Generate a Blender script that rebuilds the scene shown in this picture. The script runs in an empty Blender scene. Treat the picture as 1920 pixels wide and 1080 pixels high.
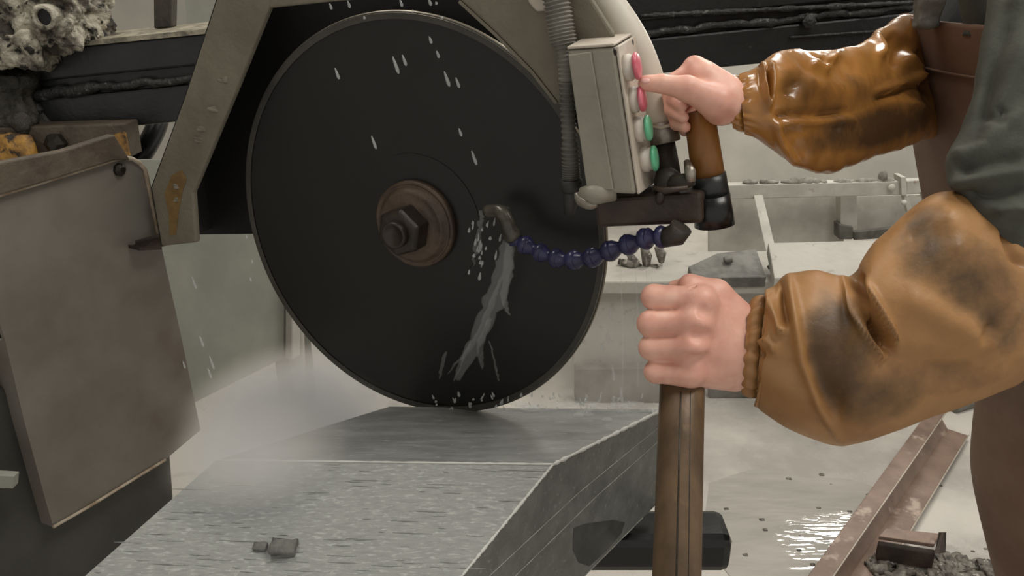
import bpy, bmesh, math, random
import numpy as np
from mathutils import Vector, Matrix, noise as mnoise

S = bpy.context.scene
COL = S.collection
rng = np.random.default_rng(7)
random.seed(7)

# ------------------------------------------------------------------ camera, world, lights, exposure
F, PITCH, H = 1500.0, math.radians(21.6), 1.5      # focal length in pixels of a 1920x1080 frame, tilt, eye height
cam = bpy.data.cameras.new('camera'); cam.sensor_width = 36; cam.lens = F / 1920 * 36; cam.clip_start = .02
camo = bpy.data.objects.new('camera', cam); COL.objects.link(camo)
camo.location = (0, 0, H); camo.rotation_euler = (math.pi / 2 - PITCH, 0, 0)
S.camera = camo
w = bpy.data.worlds.new('world'); S.world = w; w.use_nodes = True
w.node_tree.nodes['Background'].inputs[0].default_value = (1.0, .96, .90, 1)
w.node_tree.nodes['Background'].inputs[1].default_value = .56


def area(name, loc, target, sx, sy, power, col=(1, .96, .90)):
    l = bpy.data.lights.new(name, 'AREA'); l.shape = 'RECTANGLE'; l.size = sx; l.size_y = sy; l.energy = power; l.color = col
    o = bpy.data.objects.new(name, l); COL.objects.link(o); o.location = loc
    o.rotation_euler = (Vector(target) - Vector(loc)).to_track_quat('-Z', 'Y').to_euler()
    return o


area('ceiling_lamp_light', (1.2, .5, 3.35), (.6, 1.2, .8), 1.6, .5, 36)
area('ceiling_lamp_light', (-.9, 1.5, 3.35), (-.3, 1.6, .8), 1.6, .5, 22)
area('ceiling_lamp_light', (1.3, 3.0, 3.35), (1.2, 3.0, 0), 2.2, .5, 50)
area('wall_lamp_light', (2.22, 4.80, 2.0), (.9, 2.0, 0), .42, .42, 26)
S.view_settings.view_transform = 'Standard'; S.view_settings.look = 'None'
S.view_settings.gamma = 1; S.view_settings.use_curve_mapping = False
S.view_settings.exposure = 0.0
S.cycles.use_denoising = True
S.cycles.max_bounces = 8; S.cycles.transparent_max_bounces = 24; S.cycles.volume_bounces = 3

# ------------------------------------------------------------------ helpers
CP, SP = math.cos(PITCH), math.sin(PITCH)
O = np.array([0, 0, H])


def ray(px, py):
    a = (px - 960) / F; b = (py - 540) / F
    return np.array([a, CP - b * SP, -SP - b * CP])


def at(px, py, d): return O + ray(px, py) * d
def pl(px, py, p0, n):
    r = ray(px, py); n = np.asarray(n, float)
    return O + r * (np.dot(np.asarray(p0, float) - O, n) / np.dot(r, n))
def pY(px, py, y): return pl(px, py, (0, y, 0), (0, 1, 0))
def pZ(px, py, z): return pl(px, py, (0, 0, z), (0, 0, 1))
def proj(W):
    W = np.asarray(W, float) - O
    f = W[..., 1] * CP - W[..., 2] * SP; u = W[..., 1] * SP + W[..., 2] * CP
    return 960 + F * W[..., 0] / f, 540 - F * u / f, f
def nrm(v): v = np.asarray(v, float); return v / np.linalg.norm(v)


# the saw frame: blade plane turned 24 degrees
YAW = math.radians(24)
BN = np.array([math.sin(YAW), math.cos(YAW), 0.])        # blade axis, away from the eye
BU = np.array([math.cos(YAW), -math.sin(YAW), 0.])
BC = at(770, 426, .9); BR = .2306
def BL(px, py, off=0.): return pl(px, py, BC - BN * off, BN)


def lin(c):
    c = np.asarray(c, float) / 255
    return tuple(np.where(c <= .04045, c / 12.92, ((c + .055) / 1.055) ** 2.4)) + (1.0,)


MATS = {}
def M(name, c1, c2=None, scale=8, rough=.5, rough2=None, metal=0, bump=0, bscale=None, detail=6, stretch=(1, 1, 1), lo=.38, hi=.62,
      c3=None, scale3=40, lo3=.6, hi3=.7, alpha=1, trans=0, spec=.5, coat=0, stain=None, bdist=.004, sss=0, bdetail=8):
    m = bpy.data.materials.new(name); m.use_nodes = True; MATS[name] = m
    nt = m.node_tree; N = nt.nodes; L = nt.links; bs = N['Principled BSDF']
    bs.inputs['Roughness'].default_value = rough; bs.inputs['Metallic'].default_value = metal
    bs.inputs['Specular IOR Level'].default_value = spec; bs.inputs['Alpha'].default_value = alpha
    bs.inputs['Transmission Weight'].default_value = trans; bs.inputs['Coat Weight'].default_value = coat
    bs.inputs['Coat Roughness'].default_value = .15
    if sss:
        bs.inputs['Subsurface Weight'].default_value = sss; bs.inputs['Subsurface Radius'].default_value = (.008, .003, .0015); bs.inputs['Subsurface Scale'].default_value = 1
    tc = N.new('ShaderNodeTexCoord'); mp = N.new('ShaderNodeMapping'); mp.inputs['Scale'].default_value = stretch
    L.new(tc.outputs['Object'], mp.inputs[0])

    def noise(sc, det=detail):
        n = N.new('ShaderNodeTexNoise'); n.inputs['Scale'].default_value = sc; n.inputs['Detail'].default_value = det
        n.inputs['Roughness'].default_value = .6; L.new(mp.outputs[0], n.inputs['Vector']); return n

    def rng_(src, a, b, c=0, d=1):
        r = N.new('ShaderNodeMapRange'); L.new(src, r.inputs[0])
        for i, v in enumerate((a, b, c, d)): r.inputs[i + 1].default_value = v
        return r.outputs[0]

    def mix(f, a, b):
        x = N.new('ShaderNodeMix'); x.data_type = 'RGBA'; L.new(f, x.inputs[0])
        for s, v in ((6, a), (7, b)):
            if isinstance(v, tuple): x.inputs[s].default_value = v
            else: L.new(v, x.inputs[s])
        return x.outputs[2]
    base = lin(c1)
    if c2 is not None:
        f = rng_(noise(scale).outputs[0], lo, hi)
        base = mix(f, lin(c1), lin(c2))
        if rough2 is not None: L.new(rng_(noise(scale).outputs[0], lo, hi, rough, rough2), bs.inputs['Roughness'])
    if c3 is not None:
        base = mix(rng_(noise(scale3, 3).outputs[0], lo3, hi3), base, lin(c3))
    if stain is not None:
        at_ = N.new('ShaderNodeAttribute'); at_.attribute_name = 'stain'
        mm = N.new('ShaderNodeMath'); mm.operation = 'MULTIPLY_ADD'; L.new(noise(22, 6).outputs[0], mm.inputs[0]); mm.inputs[1].default_value = .9
        L.new(at_.outputs['Fac'], mm.inputs[2])
        base = mix(rng_(mm.outputs[0], .62, 1.05), base, lin(stain))
    if isinstance(base, tuple): bs.inputs['Base Color'].default_value = base
    else: L.new(base, bs.inputs['Base Color'])
    if bump:
        bp = N.new('ShaderNodeBump'); bp.inputs['Strength'].default_value = bump; bp.inputs['Distance'].default_value = bdist
        L.new(noise(bscale or scale * 4, bdetail).outputs[0], bp.inputs['Height']); L.new(bp.outputs[0], bs.inputs['Normal'])
    return m


WLOC = {}
class MB:
    def __init__(s): s.v = []; s.f = []; s.sm = []
    def add(s, V, Fc, smooth=True):
        b = len(s.v); s.v += [tuple(map(float, p)) for p in V]
        for q in Fc: s.f.append(tuple(int(i) + b for i in q)); s.sm.append(smooth)
        return s
    def hexa(s, A, B):                         # two loops of 4 points
        s.add(list(A) + list(B), [(0, 1, 2, 3), (7, 6, 5, 4), (0, 4, 5, 1), (1, 5, 6, 2), (2, 6, 7, 3), (3, 7, 4, 0)], False); return s
    def prism(s, pts, ext, smooth=False):
        pts = [np.asarray(p, float) for p in pts]; n = len(pts); ext = np.asarray(ext, float)
        V = pts + [p + ext for p in pts]
        s.add(V, [tuple(range(n)), tuple(range(2 * n - 1, n - 1, -1))] + [(i, i + n, (i + 1) % n + n, (i + 1) % n) for i in range(n)], smooth); return s
    def box(s, c, hx, hy, hz, ax=None):
        c = np.asarray(c, float); X, Y, Z = (np.eye(3) if ax is None else [nrm(a) for a in ax])
        A = [c + X * i * hx + Y * j * hy - Z * hz for i, j in ((-1, -1), (1, -1), (1, 1), (-1, 1))]
        return s.prism(A, Z * 2 * hz)
    def tube(s, path, rad, n=16, cap=True, flat=1.0):
        P = [np.asarray(p, float) for p in path]; m = len(P)
        rad = [rad] * m if np.isscalar(rad) else rad
        V = []; up = None
        for i in range(m):
            t = nrm(P[min(i + 1, m - 1)] - P[max(i - 1, 0)])
            if up is None:
                up = np.cross(t, [0, 0, 1.]) if abs(t[2]) < .9 else np.cross(t, [0, 1., 0])
            up = nrm(up - t * np.dot(up, t)); sd = np.cross(t, up)
            for k in range(n):
                a = 2 * math.pi * k / n; V.append(P[i] + rad[i] * (up * math.cos(a) + sd * flat * math.sin(a)))
        Fc = [(i * n + k, i * n + (k + 1) % n, (i + 1) * n + (k + 1) % n, (i + 1) * n + k) for i in range(m - 1) for k in range(n)]
        s.add(V, Fc)
        if cap:
            b = len(s.v) - len(V)
            s.f.append(tuple(b + k for k in range(n))[::-1]); s.sm.append(False)
            s.f.append(tuple(b + (m - 1) * n + k for k in range(n))); s.sm.append(False)
        return s
    def lathe(s, c, d, prof, n=48, smooth=True, start=0, close=True):
        c = np.asarray(c, float); d = nrm(d); a = np.cross(d, [0, 0, 1.]) if abs(d[2]) < .9 else np.cross(d, [1., 0, 0]); a = nrm(a); b = np.cross(d, a)
        V = [c + d * h + r * (a * math.cos(start + 2 * math.pi * k / n) + b * math.sin(start + 2 * math.pi * k / n)) for r, h in prof for k in range(n)]
        m = len(prof)
        s.add(V, [(i * n + k, i * n + (k + 1) % n, (i + 1) * n + (k + 1) % n, (i + 1) * n + k) for i in range(m - 1) for k in range(n)], smooth)
        if close:
            o = len(s.v) - len(V)
            s.f.append(tuple(o + k for k in range(n))[::-1]); s.sm.append(False)
            s.f.append(tuple(o + (m - 1) * n + k for k in range(n))); s.sm.append(False)
        return s
    def ell(s, c, r, n=16, m=10, ax=None):
        X, Y, Z = (np.eye(3) if ax is None else ax); r = (r, r, r) if np.isscalar(r) else r; c = np.asarray(c, float)
        V = []
        for i in range(m + 1):
            th = math.pi * i / m
            for k in range(n):
                ph = 2 * math.pi * k / n
                V.append(c + X * r[0] * math.sin(th) * math.cos(ph) + Y * r[1] * math.sin(th) * math.sin(ph) + Z * r[2] * math.cos(th))
        return s.add(V, [(i * n + k, i * n + (k + 1) % n, (i + 1) * n + (k + 1) % n, (i + 1) * n + k) for i in range(m) for k in range(n)])
    def build(s, name, m, parent=None, label=None, cat=None, group=None, kind=None, bevel=0, sub=0, solid=0, stain=None, fix=True):
        V = np.array(s.v, float)
        if parent is None: org = np.array([V[:, 0].mean(), V[:, 1].mean(), V[:, 2].min()])
        else: org = WLOC[parent.name]
        me = bpy.data.meshes.new(name); me.from_pydata((V - org).tolist(), [], s.f)
        me.polygons.foreach_set('use_smooth', s.sm); me.materials.append(m)
        if stain is not None:
            a = me.attributes.new('stain', 'FLOAT', 'POINT'); a.data.foreach_set('value', np.asarray(stain, np.float32))
        if fix:
            bm = bmesh.new(); bm.from_mesh(me); bmesh.ops.recalc_face_normals(bm, faces=bm.faces); bm.to_mesh(me); bm.free()
        me.update()
        o = bpy.data.objects.new(name, me); COL.objects.link(o)
        if parent is None: o.location = org; WLOC[o.name] = org
        else: o.parent = parent; WLOC[o.name] = org
        if label: o['label'] = label
        if cat: o['category'] = cat
        if group: o['group'] = group
        if kind: o['kind'] = kind
        if bevel:
            b = o.modifiers.new('bevel', 'BEVEL'); b.width = bevel; b.segments = 2; b.limit_method = 'ANGLE'; b.angle_limit = .6
        if solid:
            b = o.modifiers.new('solid', 'SOLIDIFY'); b.thickness = solid
        if sub:
            b = o.modifiers.new('sub', 'SUBSURF'); b.levels = sub; b.render_levels = sub
        return o


def empty(name, loc, label, cat, group=None):
    o = bpy.data.objects.new(name, None); COL.objects.link(o); o.location = tuple(map(float, loc)); o.empty_display_size = .05
    o['label'] = label; o['category'] = cat
    if group: o['group'] = group
    WLOC[o.name] = np.asarray(loc, float)
    return o


def cr(P, n):                                   # Catmull-Rom through the rows of P
    P = np.asarray(P, float); m = len(P)
    Q = np.vstack([2 * P[0] - P[1], P, 2 * P[-1] - P[-2]])
    out = []
    for t in np.linspace(0, m - 1 - 1e-9, n):
        i = int(t); u = t - i; a, b, c, d = Q[i:i + 4]
        out.append(.5 * (2 * b + (c - a) * u + (2 * a - 5 * b + 4 * c - d) * u * u + (3 * b - a - 3 * c + d) * u ** 3))
    return np.array(out)


def fbm(p, sc, octv=4): return mnoise.fractal(Vector((p[0] * sc, p[1] * sc, p[2] * sc)), 1.0, 2.0, octv)


def rough_box(mb, c, hx, hy, hz, ax=None, amp=.01, sc=12, n=24, rnd=.25, top=1.0):
    """a lumpy, rounded box: a cube grid pushed about by noise"""
    X, Y, Z = (np.eye(3) if ax is None else [nrm(a) for a in ax]); c = np.asarray(c, float)
    bm = bmesh.new(); bmesh.ops.create_cube(bm, size=2); bmesh.ops.subdivide_edges(bm, edges=bm.edges, cuts=n, use_grid_fill=True)
    V = []
    for v in bm.verts:
        p = np.array(v.co); q = nrm(p) * 1.2; k = rnd * (np.sort(np.abs(p))[1] ** 4)
        p = p * (1 - k) + q * k
        wd = c + X * p[0] * hx + Y * p[1] * hy + Z * p[2] * hz
        nn = nrm(X * p[0] / hx + Y * p[1] / hy + Z * p[2] / hz)
        V.append(wd + nn * amp * fbm(wd, sc, 5))
    bm.verts.index_update(); mb.add(V, [[v.index for v in f.verts] for f in bm.faces]); bm.free()
    return mb


# signed-distance modelling for hands and bodies
def sd_cone(P, a, b, ra, rb):
    a = np.asarray(a, float); b = np.asarray(b, float); ba = b - a
    h = np.clip((P - a) @ ba / (ba @ ba), 0, 1)
    return np.linalg.norm(P - a - h[..., None] * ba, axis=-1) - (ra + (rb - ra) * h)
def sd_ell(P, c, r, ax=None):
    q = (P - np.asarray(c, float)); q = q if ax is None else q @ np.array(ax).T
    k0 = np.linalg.norm(q / r, axis=-1); k1 = np.linalg.norm(q / np.square(r), axis=-1) + 1e-9
    return k0 * (k0 - 1) / k1
def smin(a, b, k):
    h = np.clip(.5 + .5 * (b - a) / k, 0, 1); return b * (1 - h) + a * h - k * h * (1 - h)


def nets(f, lo, hi, h):
    lo = np.asarray(lo, float); n = np.ceil((np.asarray(hi) - lo) / h).astype(int) + 1
    g = np.stack(np.meshgrid(*[lo[i] + h * np.arange(n[i]) for i in range(3)], indexing='ij'), -1)
    D = f(g); ins = D < 0
    cs = [(i, j, k) for i in (0, 1) for j in (0, 1) for k in (0, 1)]
    sl = lambda A, c: A[c[0]:A.shape[0] - 1 + c[0], c[1]:A.shape[1] - 1 + c[1], c[2]:A.shape[2] - 1 + c[2]]
    cnt = sum(sl(ins, c).astype(int) for c in cs); act = (cnt > 0) & (cnt < 8)
    ci = np.argwhere(act); idx = -np.ones(act.shape, int); idx[act] = np.arange(len(ci))
    val = {c: sl(D, c)[act] for c in cs}
    pos = np.zeros((len(ci), 3)); num = np.zeros(len(ci))
    for a in cs:
        for b in cs:
            if sum(np.abs(np.subtract(a, b))) == 1 and a < b:
                va, vb = val[a], val[b]; m = (va < 0) != (vb < 0)
                t = np.where(m, va / np.where(m, va - vb, 1), 0)
                pos[m] += (np.array(a) + t[:, None] * (np.array(b) - np.array(a)))[m]; num[m] += 1
    V = lo + h * (ci + pos / num[:, None])
    Fc = []
    for ax in range(3):
        a = [slice(None)] * 3; b = [slice(None)] * 3; a[ax] = slice(0, -1); b[ax] = slice(1, None)
        A = ins[tuple(a)]; B = ins[tuple(b)]; ch = np.argwhere(A != B); o1, o2 = [(1, 2), (2, 0), (0, 1)][ax]
        ok = (ch[:, o1] > 0) & (ch[:, o2] > 0) & (ch[:, o1] < D.shape[o1] - 1) & (ch[:, o2] < D.shape[o2] - 1); ch = ch[ok]
        s = A[tuple(ch.T)]
        e1 = np.zeros(3, int); e1[o1] = 1; e2 = np.zeros(3, int); e2[o2] = 1
        q = np.stack([idx[tuple((ch - e1 - e2).T)], idx[tuple((ch - e2).T)], idx[tuple(ch.T)], idx[tuple((ch - e1).T)]], 1)
        q[~s] = q[~s][:, ::-1]; Fc.append(q)
    Q = np.vstack(Fc)
    return V, Q[(Q >= 0).all(1)].tolist()


def loft_pix(st, n=72, m=160, folds=(), gather=None, amp=.004, nsc=9, power=2.0, closed_ends=False, gather_end=None):
    """cloth tube: stations = (px_top, py_top, px_bottom, py_bottom, depth, depth ratio). Returns verts, faces, front pixel coords."""
    R = cr(st, m); V = []; fr = []
    for i, (x0, y0, x1, y1, d, k) in enumerate(R):
        A = at(x0, y0, d); B = at(x1, y1, d); c = (A + B) / 2; a = (A - B) / 2; vd = nrm(c - O); b = -vd * np.linalg.norm(a) * k
        t = i / (m - 1)
        for j in range(n):
            th = 2 * math.pi * j / n; co, si = math.cos(th), math.sin(th)
            co = math.copysign(abs(co) ** (2 / power), co); si = math.copysign(abs(si) ** (2 / power), si)
            r = 1.0
            if gather:
                kk, wd, am = gather
                e = math.exp(-(t / wd) ** 2)
                r += am * e * (math.cos(kk * th + 2 * math.sin(3 * th)) + .5 * math.cos((kk * 1.7) * th + (9 * t if wd < 1 else 0)))
            if gather_end:
                kk, wd, am = gather_end
                r += am * math.exp(-((1 - t) / wd) ** 2) * math.cos(kk * th + 1.3 * math.sin(2 * th))
            V.append(c + r * (a * co + b * si)); fr.append(si)
    V = np.array(V); fr = np.array(fr)
    Fc = [(i * n + j, i * n + (j + 1) % n, (i + 1) * n + (j + 1) % n, (i + 1) * n + j) for i in range(m - 1) for j in range(n)]
    # normals by differences
    G = V.reshape(m, n, 3); du = np.gradient(G, axis=0); dv = np.roll(G, -1, 1) - np.roll(G, 1, 1)
    Nn = np.cross(dv, du); Nn /= np.linalg.norm(Nn, axis=-1, keepdims=True) + 1e-12
    cen = G.mean(1, keepdims=True); sg = np.sign((Nn * (G - cen)).sum(-1, keepdims=True)); Nn = (Nn * sg).reshape(-1, 3)
    px, py, _ = proj(V); disp = np.zeros(len(V)); wf = np.clip(fr * 1.6 + .35, 0, 1)
    for poly, wd, am in folds:
        poly = np.asarray(poly, float); best = np.full(len(V), 1e9); tt = np.zeros(len(V)); L = len(poly) - 1
        for i in range(L):
            a, b = poly[i], poly[i + 1]; ab = b - a
            h = np.clip(((px - a[0]) * ab[0] + (py - a[1]) * ab[1]) / (ab @ ab), 0, 1)
            dd = np.hypot(px - a[0] - h * ab[0], py - a[1] - h * ab[1]); u = dd < best
            best = np.where(u, dd, best); tt = np.where(u, (i + h) / L, tt)
        tap = np.clip(np.minimum(tt, 1 - tt) * 5 + .25, 0, 1)
        disp += am * np.exp(-(best / wd) ** 2) * tap * wf
    disp = (disp + amp * np.array([fbm(p, nsc, 3) for p in V])) * np.clip(np.repeat(np.arange(m) / (m - 1), n) * 9 + .15, 0, 1)
    V = V + Nn * disp[:, None]
    return V, Fc, px, py, fr


def blob_mask(px, py, blobs):
    s = np.zeros(len(px))
    for x, y, rx, ry, a, k in blobs:
        c, q = math.cos(a), math.sin(a); dx, dy = px - x, py - y
        s = np.maximum(s, k * np.exp(-(((dx * c + dy * q) / rx) ** 2 + ((-dx * q + dy * c) / ry) ** 2) ** 2.5))
    return s


# ------------------------------------------------------------------ materials
M('whitewashed_wall', (196, 192, 182), (178, 176, 168), 2, .8, bump=.15, bscale=25)
M('wet_floor', (200, 195, 186), (172, 168, 161), 1.6, .55, rough2=.12, bump=.35, bscale=28, lo=.44, hi=.6, c3=(140, 136, 130), scale3=4, lo3=.6, hi3=.72, bdist=.006)
M('ceiling_paint', (200, 198, 190), rough=.9)
M('pale_concrete', (176, 172, 163), (164, 161, 153), 5, .7, bump=.3, bscale=50, c3=(150, 147, 140), scale3=22, lo3=.62, hi3=.7)
M('dusty_steel', (190, 187, 178), (172, 169, 160), 9, .7, bump=.2, bscale=60, c3=(140, 120, 105), scale3=12, lo3=.68, hi3=.76)
M('grey_sheet', (150, 150, 140), (135, 136, 126), 6, .6, bump=.1)
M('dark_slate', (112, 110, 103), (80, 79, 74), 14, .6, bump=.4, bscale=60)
M('black_steel', (33, 34, 34), (24, 25, 25), 10, .42, bump=.3, bscale=70, c3=(62, 62, 58), scale3=30, lo3=.66, hi3=.74)
M('black_weld', (52, 53, 51), (30, 30, 29), 60, .35, bump=1, bscale=140, c3=(105, 104, 98), scale3=90, lo3=.62, hi3=.7)
M('slurry_edge', (168, 160, 140), (110, 105, 92), 40, .6, bump=.6, bscale=120)
M('caked_slurry', (204, 197, 178), (74, 68, 58), 26, .6, bump=1, bscale=90, lo=.42, hi=.58, c3=(32, 29, 26), scale3=46, lo3=.56, hi3=.64, bdist=.01)
M('caked_black', (40, 38, 35), (70, 66, 58), 30, .4, bump=1, bscale=80, c3=(120, 114, 100), scale3=60, lo3=.66, hi3=.72, bdist=.008)
M('guard_paint', (124, 117, 102), (108, 102, 88), 14, .65, bump=.45, bscale=80, c3=(140, 112, 66), scale3=9, lo3=.66, hi3=.76)
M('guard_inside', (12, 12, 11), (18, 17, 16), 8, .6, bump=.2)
M('blade_steel', (29, 29, 28), (33, 31, 29), 5, .38, spec=.35, bump=.05)
M('blade_rim', (72, 69, 63), (56, 54, 50), 18, .45, spec=.4)
M('blade_edge', (160, 152, 134), rough=.3, metal=.85)
M('rust_streak', (132, 106, 60), (112, 88, 52), 40, .7, bump=.3)
M('hub_rust', (92, 76, 62), (66, 54, 45), 30, .42, metal=.25, bump=.3, bscale=120)
M('hub_dark', (58, 49, 41), (40, 34, 30), 40, .38, metal=.3, bump=.2, bscale=120)
M('plate_steel', (124, 119, 110), (98, 88, 78), 4, .42, metal=.1, bump=.1, bscale=30, c3=(136, 131, 124), scale3=3, lo3=.5, hi3=.7)
M('plate_edge', (182, 170, 150), (140, 118, 96), 40, .6)
M('dark_base', (64, 63, 58), (48, 47, 44), 7, .5, bump=.2)
M('rust_brace', (70, 60, 50), (98, 88, 74), 14, .6, bump=.5, bscale=90)
M('yellow_rust', (186, 140, 66), (92, 66, 42), 26, .6, bump=.5, bscale=90, lo=.4, hi=.6, c3=(48, 40, 33), scale3=50, lo3=.52, hi3=.6)
M('box_metal', (152, 147, 134), (136, 131, 119), 12, .5, metal=.15, bump=.25, bscale=60, c3=(176, 170, 156), scale3=7, lo3=.6, hi3=.75)
M('box_side', (196, 186, 172), (176, 166, 150), 14, .55, bump=.25, bscale=60)
M('button_body', (206, 198, 188), (184, 174, 160), 30, .5)
M('button_red', (206, 92, 110), (222, 128, 140), 60, .35)
M('button_green', (92, 182, 138), (124, 200, 160), 60, .35)
M('screw_dark', (40, 36, 32), rough=.4, metal=.5)
M('conduit_grey', (132, 129, 120), (112, 109, 101), 30, .55)
M('conduit_mid', (104, 102, 95), (80, 78, 73), 30, .5)
M('conduit_dark', (60, 59, 56), (44, 43, 41), 30, .5)
M('white_hose', (208, 202, 188), (192, 186, 172), 10, .45, bump=.1)
M('clamp_steel', (176, 170, 160), (120, 112, 100), 30, .35, metal=.6)
M('dirty_pipe', (62, 56, 46), (40, 36, 31), 30, .5, bump=.4, bscale=90)
M('rust_tube', (70, 56, 46), (48, 40, 34), 18, .5, metal=.15, bump=.4, bscale=70)
M('wood_handle', (150, 102, 46), (120, 76, 32), 20, .42, stretch=(1, 1, .12), bump=.1)
M('black_tape', (38, 40, 40), (26, 27, 27), 30, .35, bump=.2, bscale=40)
M('bar_brown', (108, 86, 62), (80, 63, 45), 26, .45, metal=.1, stretch=(1, 1, .06), bump=.15, c3=(132, 108, 78), scale3=30, lo3=.6, hi3=.72)
M('blue_hose', (54, 54, 94), (38, 38, 70), 40, .3)
M('nozzle_grey', (96, 92, 82), (52, 50, 46), 40, .3, metal=.3)
M('black_rubber', (20, 21, 23), (14, 14, 15), 20, .3, bump=.2, bscale=30)
M('granite_top', (154, 156, 151), (134, 136, 133), 320, .6, stretch=(.25, 1, 1), bump=.4, bscale=320, c3=(176, 178, 173), scale3=420, lo3=.54, hi3=.7, lo=.3, hi=.7)
M('granite_wet', (146, 148, 145), (124, 126, 124), 50, .4, stretch=(.3, 1, 1), bump=.5, bscale=80, c3=(168, 169, 166), scale3=210, lo3=.62, hi3=.7)
M('granite_side', (112, 114, 109), (96, 98, 93), 40, .3, bump=.15, bscale=120, c3=(128, 129, 124), scale3=150, lo3=.6, hi3=.7)
M('wet_stain', (58, 60, 56), (70, 71, 67), 40, .2)
M('stone_pale', (200, 200, 194), rough=.6)
M('stone_line', (165, 165, 158), rough=.6)
M('stone_chip', (92, 92, 87), (118, 118, 112), 80, .7, bump=.4)
M('skin', (230, 178, 158), (218, 160, 142), 40, .45, bump=.12, bscale=260, sss=.12, c3=(236, 190, 170), scale3=26, lo3=.55, hi3=.7, bdist=.001)
M('nail', (236, 188, 178), rough=.3)
M('oilskin_near', (172, 128, 80), (146, 104, 60), 7, .5, bump=.25, bscale=60, stain=(86, 63, 36), c3=(196, 152, 102), scale3=7, lo3=.56, hi3=.75)
M('oilskin_far', (170, 118, 58), (146, 98, 46), 9, .24, bump=.2, bscale=40, stain=(86, 62, 38), c3=(186, 132, 72), scale3=10, lo3=.6, hi3=.75, coat=.25)
M('jacket_cloth', (80, 81, 72), (67, 68, 60), 30, .85, bump=.2, bscale=240)
M('apron_rubber', (122, 97, 82), (106, 80, 65), 6, .65, bump=.15, bscale=25, spec=.25)
M('trouser_cloth', (54, 50, 46), rough=.85)
M('black_cloth', (22, 22, 22), rough=.8)
M('buckle_grey', (112, 108, 100), (86, 83, 77), 50, .5, bump=.4)
M('hair_dark', (46, 36, 28), (34, 27, 21), 60, .6, bump=.6, bscale=200)
M('eye_white', (230, 226, 220), rough=.2)
M('boot_rubber', (40, 42, 38), rough=.5)
M('rust_beam', (140, 118, 104), (120, 100, 88), 12, .5, metal=.1, bump=.4, bscale=60, c3=(176, 158, 142), scale3=14, lo3=.6, hi3=.7)
M('rubble', (128, 122, 112), (70, 66, 60), 40, .6, bump=.8, bscale=70, c3=(168, 162, 152), scale3=60, lo3=.6, hi3=.66)
M('mud_cap', (150, 146, 136), (110, 106, 98), 30, .8, bump=.7, bscale=60)
M('water', (215, 218, 216), rough=.2, alpha=.34, spec=.8)
M('water_soft', (215, 218, 216), rough=.4, alpha=.10)
M('puddle_water', (184, 180, 172), (166, 163, 156), 6, .04, bump=.6, bscale=26, stretch=(.4, 1.6, 1), bdist=.003, spec=.5, bdetail=1.5)
M('lamp_white', (235, 235, 230), rough=.4)


def mist_material(name, dens, center, radius, col=(.98, .93, .85)):
    m = bpy.data.materials.new(name); m.use_nodes = True; nt = m.node_tree; nt.nodes.clear(); N = nt.nodes; L = nt.links
    out = N.new('ShaderNodeOutputMaterial'); vs = N.new('ShaderNodeVolumeScatter'); vs.inputs['Color'].default_value = (*col, 1); vs.inputs['Anisotropy'].default_value = .2
    tc = N.new('ShaderNodeTexCoord'); n = N.new('ShaderNodeTexNoise'); n.inputs['Scale'].default_value = 9; n.inputs['Detail'].default_value = 3
    L.new(tc.outputs['Object'], n.inputs['Vector'])
    gr = N.new('ShaderNodeVectorMath'); gr.operation = 'LENGTH'
    mp = N.new('ShaderNodeMapping'); mp.vector_type = 'POINT'
    mp.inputs['Scale'].default_value = tuple(1 / r for r in radius)
    L.new(tc.outputs['Object'], mp.inputs[0]); L.new(mp.outputs[0], gr.inputs[0])
    r1 = N.new('ShaderNodeMapRange'); r1.interpolation_type = 'SMOOTHSTEP'; L.new(gr.outputs['Value'], r1.inputs[0])
    r1.inputs[1].default_value = 1.0; r1.inputs[2].default_value = .25; r1.inputs[3].default_value = 0; r1.inputs[4].default_value = 1
    r2 = N.new('ShaderNodeMapRange'); L.new(n.outputs[0], r2.inputs[0]); r2.inputs[1].default_value = .3; r2.inputs[2].default_value = .7; r2.inputs[3].default_value = .35; r2.inputs[4].default_value = 1.3
    m1 = N.new('ShaderNodeMath'); m1.operation = 'MULTIPLY'; L.new(r1.outputs[0], m1.inputs[0]); L.new(r2.outputs[0], m1.inputs[1])
    m2 = N.new('ShaderNodeMath'); m2.operation = 'MULTIPLY'; L.new(m1.outputs[0], m2.inputs[0]); m2.inputs[1].default_value = dens
    L.new(m2.outputs[0], vs.inputs['Density']); L.new(vs.outputs[0], out.inputs['Volume'])
    return m


mt = MATS
# ------------------------------------------------------------------ the setting
def quad(name, pts, m, thick):
    n = nrm(np.cross(np.subtract(pts[1], pts[0]), np.subtract(pts[2], pts[0])))
    return MB().prism(pts, -n * thick).build(name, m, kind='structure')


quad('floor', [(-4, -1.5, 0), (5.5, -1.5, 0), (5.5, 5.0, 0), (-4, 5.0, 0)], mt['wet_floor'], .1)
quad('wall_back', [(-4, 5.0, 0), (5.5, 5.0, 0), (5.5, 5.0, 3.6), (-4, 5.0, 3.6)], mt['whitewashed_wall'], .1)
quad('wall_left', [(-4, -1.5, 0), (-4, 5.0, 0), (-4, 5.0, 3.6), (-4, -1.5, 3.6)], mt['whitewashed_wall'], .1)
quad('ceiling', [(-4, -1.5, 3.6), (-4, 5.0, 3.6), (5.5, 5.0, 3.6), (5.5, -1.5, 3.6)], mt['ceiling_paint'], .1)

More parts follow.
